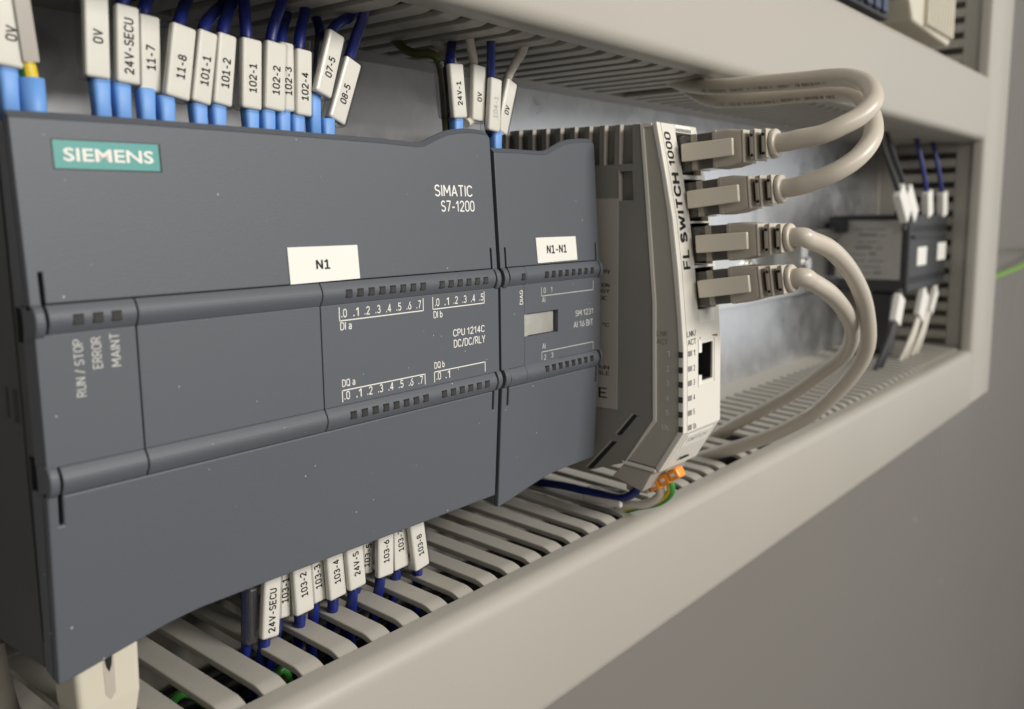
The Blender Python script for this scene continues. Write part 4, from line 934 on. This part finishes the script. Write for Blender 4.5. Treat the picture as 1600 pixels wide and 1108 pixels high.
# ------------------------------------------------------------------ patch cables
cable_paths = [CABLE_1, CABLE_2[:-3] + [(231, 10, 112.5), (236, 19, 117.5), (242, 31, 125)], CABLE_3[:-1] + [(241, 4, -15.0), (243, 16, -21), (250, 30, -34)], CABLE_4 + [(271, 20, -17), (275, 30, -26), (284, 38, -38)]]
cable_paths[0] = CABLE_1[:-2] + [(222, 18, 119), (228, 30, 127)]
cable_labels = ['beige network cable in the topmost port of the switch', 'beige network cable in the second port from the top', 'beige network cable in the third port, the outer loop falling to the lower duct', 'beige network cable in the fourth port, the inner loop falling to the lower duct']
plug_geo = [((-19.0, 88.3), (-43.2, 89.87)), ((-21.0, 75.7), (-45.3, 78.2)), ((-23.8, 63.7), (-47.5, 65.5)), ((-24.8, 51.45), (-48.9, 54.95))]
for (st, en), path, lab in zip(plug_geo, cable_paths, cable_labels):
    c = thing('patch_cable', lab, 'cable', (171.5, st[0], st[1]), 'network cables plugged into the switch')
    d = Vector((0, en[0] - st[0], en[1] - st[1])); LL = d.length; d.normalize(); u = Vector((0, -d.z, d.y)) * -1
    if u.z < 0: u = -u
    base = Vector((171.5, st[0], st[1]))
    fr = Matrix((Vector((1, 0, 0)), d, u)).transposed()
    def shaped(name, rings, m, bev=0.0, parent=c, seg=2):
        """rings: (s along, x0, x1, halfheight)"""
        bm = bmesh.new(); R = []
        for s, xa, xb, h in rings:
            R.append([bm.verts.new((fr @ Vector(q)) * S) for q in ((xa, s, -h), (xb, s, -h), (xb, s, h), (xa, s, h))])
        for a, b in zip(R, R[1:]):
            for k in range(4): bm.faces.new((a[k], a[(k + 1) % 4], b[(k + 1) % 4], b[k]))
        bm.faces.new(R[0][::-1]); bm.faces.new(R[-1])
        return obj(name, bm, m, parent, bevel=bev, seg=seg)
    shaped('plug_body', [(-4, -3.2, 4.6, 4.75), (9.5, -3.2, 4.6, 4.75)], M_PLUGCLEAR, 0.3)
    shaped('plug_shoulder', [(1.6, -3.45, 4.7, 4.85), (3.4, -3.45, 4.7, 4.85)], M_PLUGEDGE, 0.25)
    bt = shaped('boot', [(7.6, -3.4, 4.8, 4.85), (8.4, -3.6, 5.0, 5.0), (12.5, -3.6, 5.0, 4.95), (16.5, -3.5, 4.4, 4.25)], M_BOOT, 0.7, seg=3)
    shaped('boot_seam', [(8.95, -3.66, 5.06, 5.06), (9.15, -3.66, 5.06, 5.06)], M_CABLE, 0.1, bt)
    shaped('boot_rim', [(16.4, -3.6, 4.4, 4.35), (17.0, -3.55, 4.35, 4.25)], M_CABLE, 0.25, bt)
    shaped('latch', [(-0.3, -5.6, -4.5, 2.35), (2, -5.7, -4.5, 2.4), (14.6, -5.5, -4.35, 2.25)], M_LATCH, 0.25)
    shaped('latch_stem', [(10.5, -4.4, -3.3, 1.6), (14.2, -4.4, -3.3, 1.6)], M_BOOT, 0.1)
    # ribbed strain relief
    for s0, s1, h0, h1 in ((18.2, 20.0, 4.1, 3.95), (21.5, 23.0, 3.8, 3.65)):
        rb = shaped('strain_rib', [(s0, -3.5, 4.2, h0), (s1, -3.4, 4.0, h1)], M_BOOT, 0.9, seg=3)
        shaped('rib_lip', [(s1 - 0.3, -3.55, 4.1, h1 + 0.15), (s1 + 0.15, -3.5, 4.05, h1 + 0.1)], M_CABLE, 0.2, rb)
        for hz in (0.60, -0.66):
            bm = bmesh.new()
            cc = Vector((-3.44, (s0 + s1) / 2 - 0.1, h0 * hz))
            add_tube(bm, [fr @ (cc + Vector((-0.12, 0, 0))), fr @ (cc + Vector((0.3, 0, 0)))], 0.42, 10, 0)
            ho = obj('rib_hole', bm, M_BLACK, rb)
    shaped('strain_core', [(16.5, -1.2, 3.0, 2.6), (24.2, -1.2, 3.0, 2.5)], M_SHADE, 0.5)
    bm = bmesh.new()
    add_tube(bm, [fr @ Vector((0.4, q, 0)) for q in (23.2, 23.5, 24.3, 24.7)], lambda q: 3.75 if 0.2 < q < 0.8 else 3.4, 24, 0)
    obj('strain_collar', bm, M_CABLE, c)
    start = base + fr @ Vector((0.4, 22.0, 0)); s2 = base + fr @ Vector((0.4, 27.0, 0))
    pp = [start - base, s2 - base] + [Vector(q) - base for q in path[1:]]
    obj('cord', tube(pp, 2.45, 20, 8), M_CABLE, c, smooth=True)

# worn dark print on the jackets of the two upper cables
for cab, path in (('patch_cable', cable_paths[0]), ('patch_cable.001', cable_paths[1])):
    root = bpy.data.objects[cab]; base = root.location / S
    P = spline(path, 8); bm = bmesh.new(); n = 0
    for i in range(len(P) - 1):
        if not (-48 < P[i].y < -2 and P[i].z > 104): continue
        d = (P[i + 1] - P[i]); L = d.length; d.normalize()
        view = (Vector((-61, -140, 72)) - P[i]).normalized(); sd = d.cross(view).normalized()
        if sd.z > 0: sd = -sd
        view = (view - d * view.dot(d)).normalized(); nrm = (view * 0.85 + sd * 0.52).normalized(); tg = d.cross(nrm).normalized()
        for q in range(3):
            if random.random() < 0.25: continue
            a = P[i] + d * (L * (q + 0.15) / 3) + nrm * 2.47; w_ = L / 3 * random.uniform(0.4, 0.75); h_ = random.uniform(0.3, 0.62)
            bm.faces.new([bm.verts.new((p - base) * S) for p in (a - tg * h_, a + d * w_ - tg * h_, a + d * w_ + tg * h_, a + tg * h_)])
    obj('jacket_print', bm, M_JACKET, root)

# grey beige plug hanging below the controller's left end
pl = thing('network_plug', 'beige network plug with notched boot hanging under the left end of the controller', 'plug', (10, 10, -2))
bm = bmesh.new()
R = []
for z, hx, hy in ((8, 5.4, 4.0), (0, 5.8, 4.3), (-8, 5.6, 4.3), (-12, 4.9, 4.0), (-17, 4.4, 3.8)):
    R.append([bm.verts.new((x * S, y * S, z * S)) for x, y in ((-hx, -hy), (hx, -hy), (hx, hy), (-hx, hy))])
for a, b in zip(R, R[1:]):
    for k in range(4): bm.faces.new((a[k], a[(k + 1) % 4], b[(k + 1) % 4], b[k]))
bm.faces.new(R[0][::-1]); bm.faces.new(R[-1])
obj('boot', bm, M_CREAM, pl, bevel=1.1, seg=4)
obj('slot_shade', prism([(-1.1, 4), (1.1, 4), (0.9, -6.5), (0.0, -7.6), (-0.9, -6.5)], 'y', -4.36, -3.5), M_BOOT, pl)  # groove shading laid on as a darker flat patch
obj('notch_shade', prism([(-1.2, 4), (1.2, 4), (0.5, -1.5), (0.0, -2.6), (-0.5, -1.5)], 'y', -4.4, -3.5), M_BLACK, pl)  # flat black patch painted in for the shade deep in the notch
for k in range(2): obj('strain_rib', box(-4.9 + 0.3 * k, 4.9 - 0.3 * k, -4.4 + 0.2 * k, 4.4 - 0.2 * k, -13.6 - 3.2 * k, -11.8 - 3.2 * k), M_CREAM, pl, bevel=0.7, seg=3)
obj('cord', tube([(0, 0, -15), (0, 2, -24), (6, 8, -32), (22, 14, -36)], 2.9, 16, 8), M_CABLE, pl)
# cable dropping into the lower duct at the left edge
cb = obj('network_cable', tube([(0.2, 30, 6), (0.6, 31.5, -4), (2.2, 32.5, -16), (4.4, 34, -24), (8, 37, -34), (20, 40, -40)], 3.0, 16, 8), M_CABLE)
cb['label'] = 'beige cable dropping into the lower duct at the left picture edge'; cb['category'] = 'cable'
zt = thing('cable_tie', 'small black tie curled round under the left end of the controller', 'cable tie', (6, 19, -22))
bm = bmesh.new(); add_tube(bm, [(4.2 * math.cos(t), 1.5 * math.sin(t) + 0.5, 3.6 * math.sin(t)) for t in [k * 0.42 for k in range(15)]], 0.75, 8, 3); obj('loop', bm, M_BLACK, zt)
obj('head', box(2.6, 6.4, -1.5, 1.5, -1.6, 1.6), M_BLACK, zt, bevel=0.3)

# ------------------------------------------------------------------ far device with its wires
rl = thing('relay', 'dark relay block with grey data plate at the far right of the rail', 'relay', (497, 57, 45))
obj('body', box(0, 84, -47, -1, -20, 25), M_RELAY, rl, bevel=1.2)
obj('rail_foot', box(-7, -0.1, -12, -2, 15, 22), M_RELAY, rl, bevel=0.8)
npz = obj('data_plate', box(-0.3, -0.02, -42.5, -5, -12.5, 22), M_NAME, rl)
for k in range(8):
    y0 = -41
    for q in range(3):
        wv = random.uniform(4, 11)
        if y0 + wv > -6: break
        zz = -9.5 + 3.7 * k
        obj('print_line', box(-0.36, -0.31, y0, y0 + wv, zz, zz + random.choice((0.8, 0.8, 1.8))), M_PLATE if q % 3 == 0 else M_NAMED, npz); y0 += wv + 1.5
for (x, z) in ((17, 0.5), (62.5, 1.8)):
    obj('front_label', box(x, x + 20, -47.4, -47.02, z - 5.5, z + 5.5), M_LABEL, rl, bevel=0.1)
for zz in (17, -13):
    for k in range(10): obj('terminal_cell', box(5 + 8.2 * k, 10 + 8.2 * k, -47.3, -47.02, zz - 2, zz + 2), M_BLACK, rl)
obj('front_ridge', box(3, 82, -49, -47.02, 11.5, 13.0), M_RELAY, rl, bevel=0.3)
far_specs = [((491, 69), (474, 84)), ((506, 69), (489, 84)), ((537, 69), (533, 84)), ((572, 69), (569, 84))]
far_lab = ['tilted marker, leftmost above the dark relay', 'tilted marker, second from the left above the dark relay', 'upright marker with blue wire above the dark relay', 'marker with blue wire, rightmost above the dark relay']
for (b, t_), lab in zip(far_specs, far_lab):
    f = thing('relay_wire', 'wire with white ' + lab, 'wire', (0, 0, 0), 'marked wires above the far relay')
    rot_box_mesh(t_, b, 10, 10, 4.5, 9, 'marker_card', M_LABEL, f, 0.8)
    obj('insulated_wire', tube([(b[0], 12, b[1] - 8), (b[0], 11.5, b[1]), (t_[0], 11.5, t_[1]), (t_[0] + (t_[0] - b[0]) * 0.9, 15, 104), (t_[0] + (t_[0] - b[0]) * 1.4, 20, 124)], 1.4, 10, 5), M_WBLUE if b[0] > 510 else M_RELAY, f)
low_specs = [((480, 9), (487, 24), 11, 'tilted marker, leftmost under the dark relay'), ((529, 7), (538, 23), 13, 'marker, middle one under the dark relay'), ((552, 9), (564, 22), 6, 'marker turned edge on, rightmost under the dark relay')]
for (b, t_, w_, lab) in low_specs:
    f = thing('relay_wire', 'wire with white ' + lab, 'wire', (0, 0, 0), 'marked wires below the far relay')
    rot_box_mesh(t_, b, w_, w_, 4, 9, 'marker_card', M_LABEL, f, 0.8)
    for q in range(2):
        obj('insulated_wire', tube([(t_[0] + 2 - 4 * q, 12, t_[1] + 4), (t_[0] + 2 - 4 * q, 11.5, t_[1]), (b[0] + 2 - 4 * q, 11.5, b[1]), (b[0] - 9 - 9 * q, 13, -10), (b[0] - 13 - 12 * q, 20, -30)], 1.4, 10, 5), M_WWHITE if b[0] > 500 else M_RELAY, f)
ad = thing('rail_adapter', 'black adapter foot hanging under the left end of the dark relay', 'adapter', (503, 25, 14))
obj('body', prism([(-4, 10), (8, 10), (9, -20), (2, -28), (-5, -24)], 'y', -6, 8), M_RELAY, ad, bevel=0.8)

# ------------------------------------------------------------------ upper row of devices above the upper duct
tb = thing('terminal_block', 'cream terminal block with ribbed underside above the upper duct', 'terminal block', (455, 10, 180))
obj('body', prism([(-24, -15), (46, -18), (52, -10), (52, 60), (-30, 60), (-30, -8)], 'y', -14, 20), M_CREAM, tb, bevel=1.5, seg=3)
for k in range(9): obj('rib', box(-6 + 6 * k, -3 + 6 * k, -16.5, -14.02, -14.5, 12), M_CREAM, tb, bevel=0.5)
obj('cap', box(-34, -24.2, -12, 16, -4, 40), mat('tan terminal plastic', (0.42, 0.33, 0.2), 0.5), tb, bevel=1)
dk = thing('device_row', 'dark blue grey device standing on the upper duct edge left of the cream block', 'relay', (330, 10, 172))
obj('body', box(-20, 82, -8, 60, -9, 60), M_RELAY, dk, bevel=1.5)
for k in range(8): obj('terminal_cell', box(-14 + 11.5 * k, -6 + 11.5 * k, -10, -8.02, -7, 4), mat('dark blue plastic', (0.03, 0.045, 0.09), 0.4), dk, bevel=0.6)

# green-yellow wire behind the upright duct
gw = obj('earth_wire', tube([(600, 30, 10), (700, 22, 13), (800, 20, 17), (900, 18, 21), (1000, 24, 24), (1150, 42, 25), (1260, 62, 22)], 2.6, 12, 6), [M_WLIME]); gw['label'] = 'green wire leaving from behind the upright duct at the right edge'; gw['category'] = 'wire'
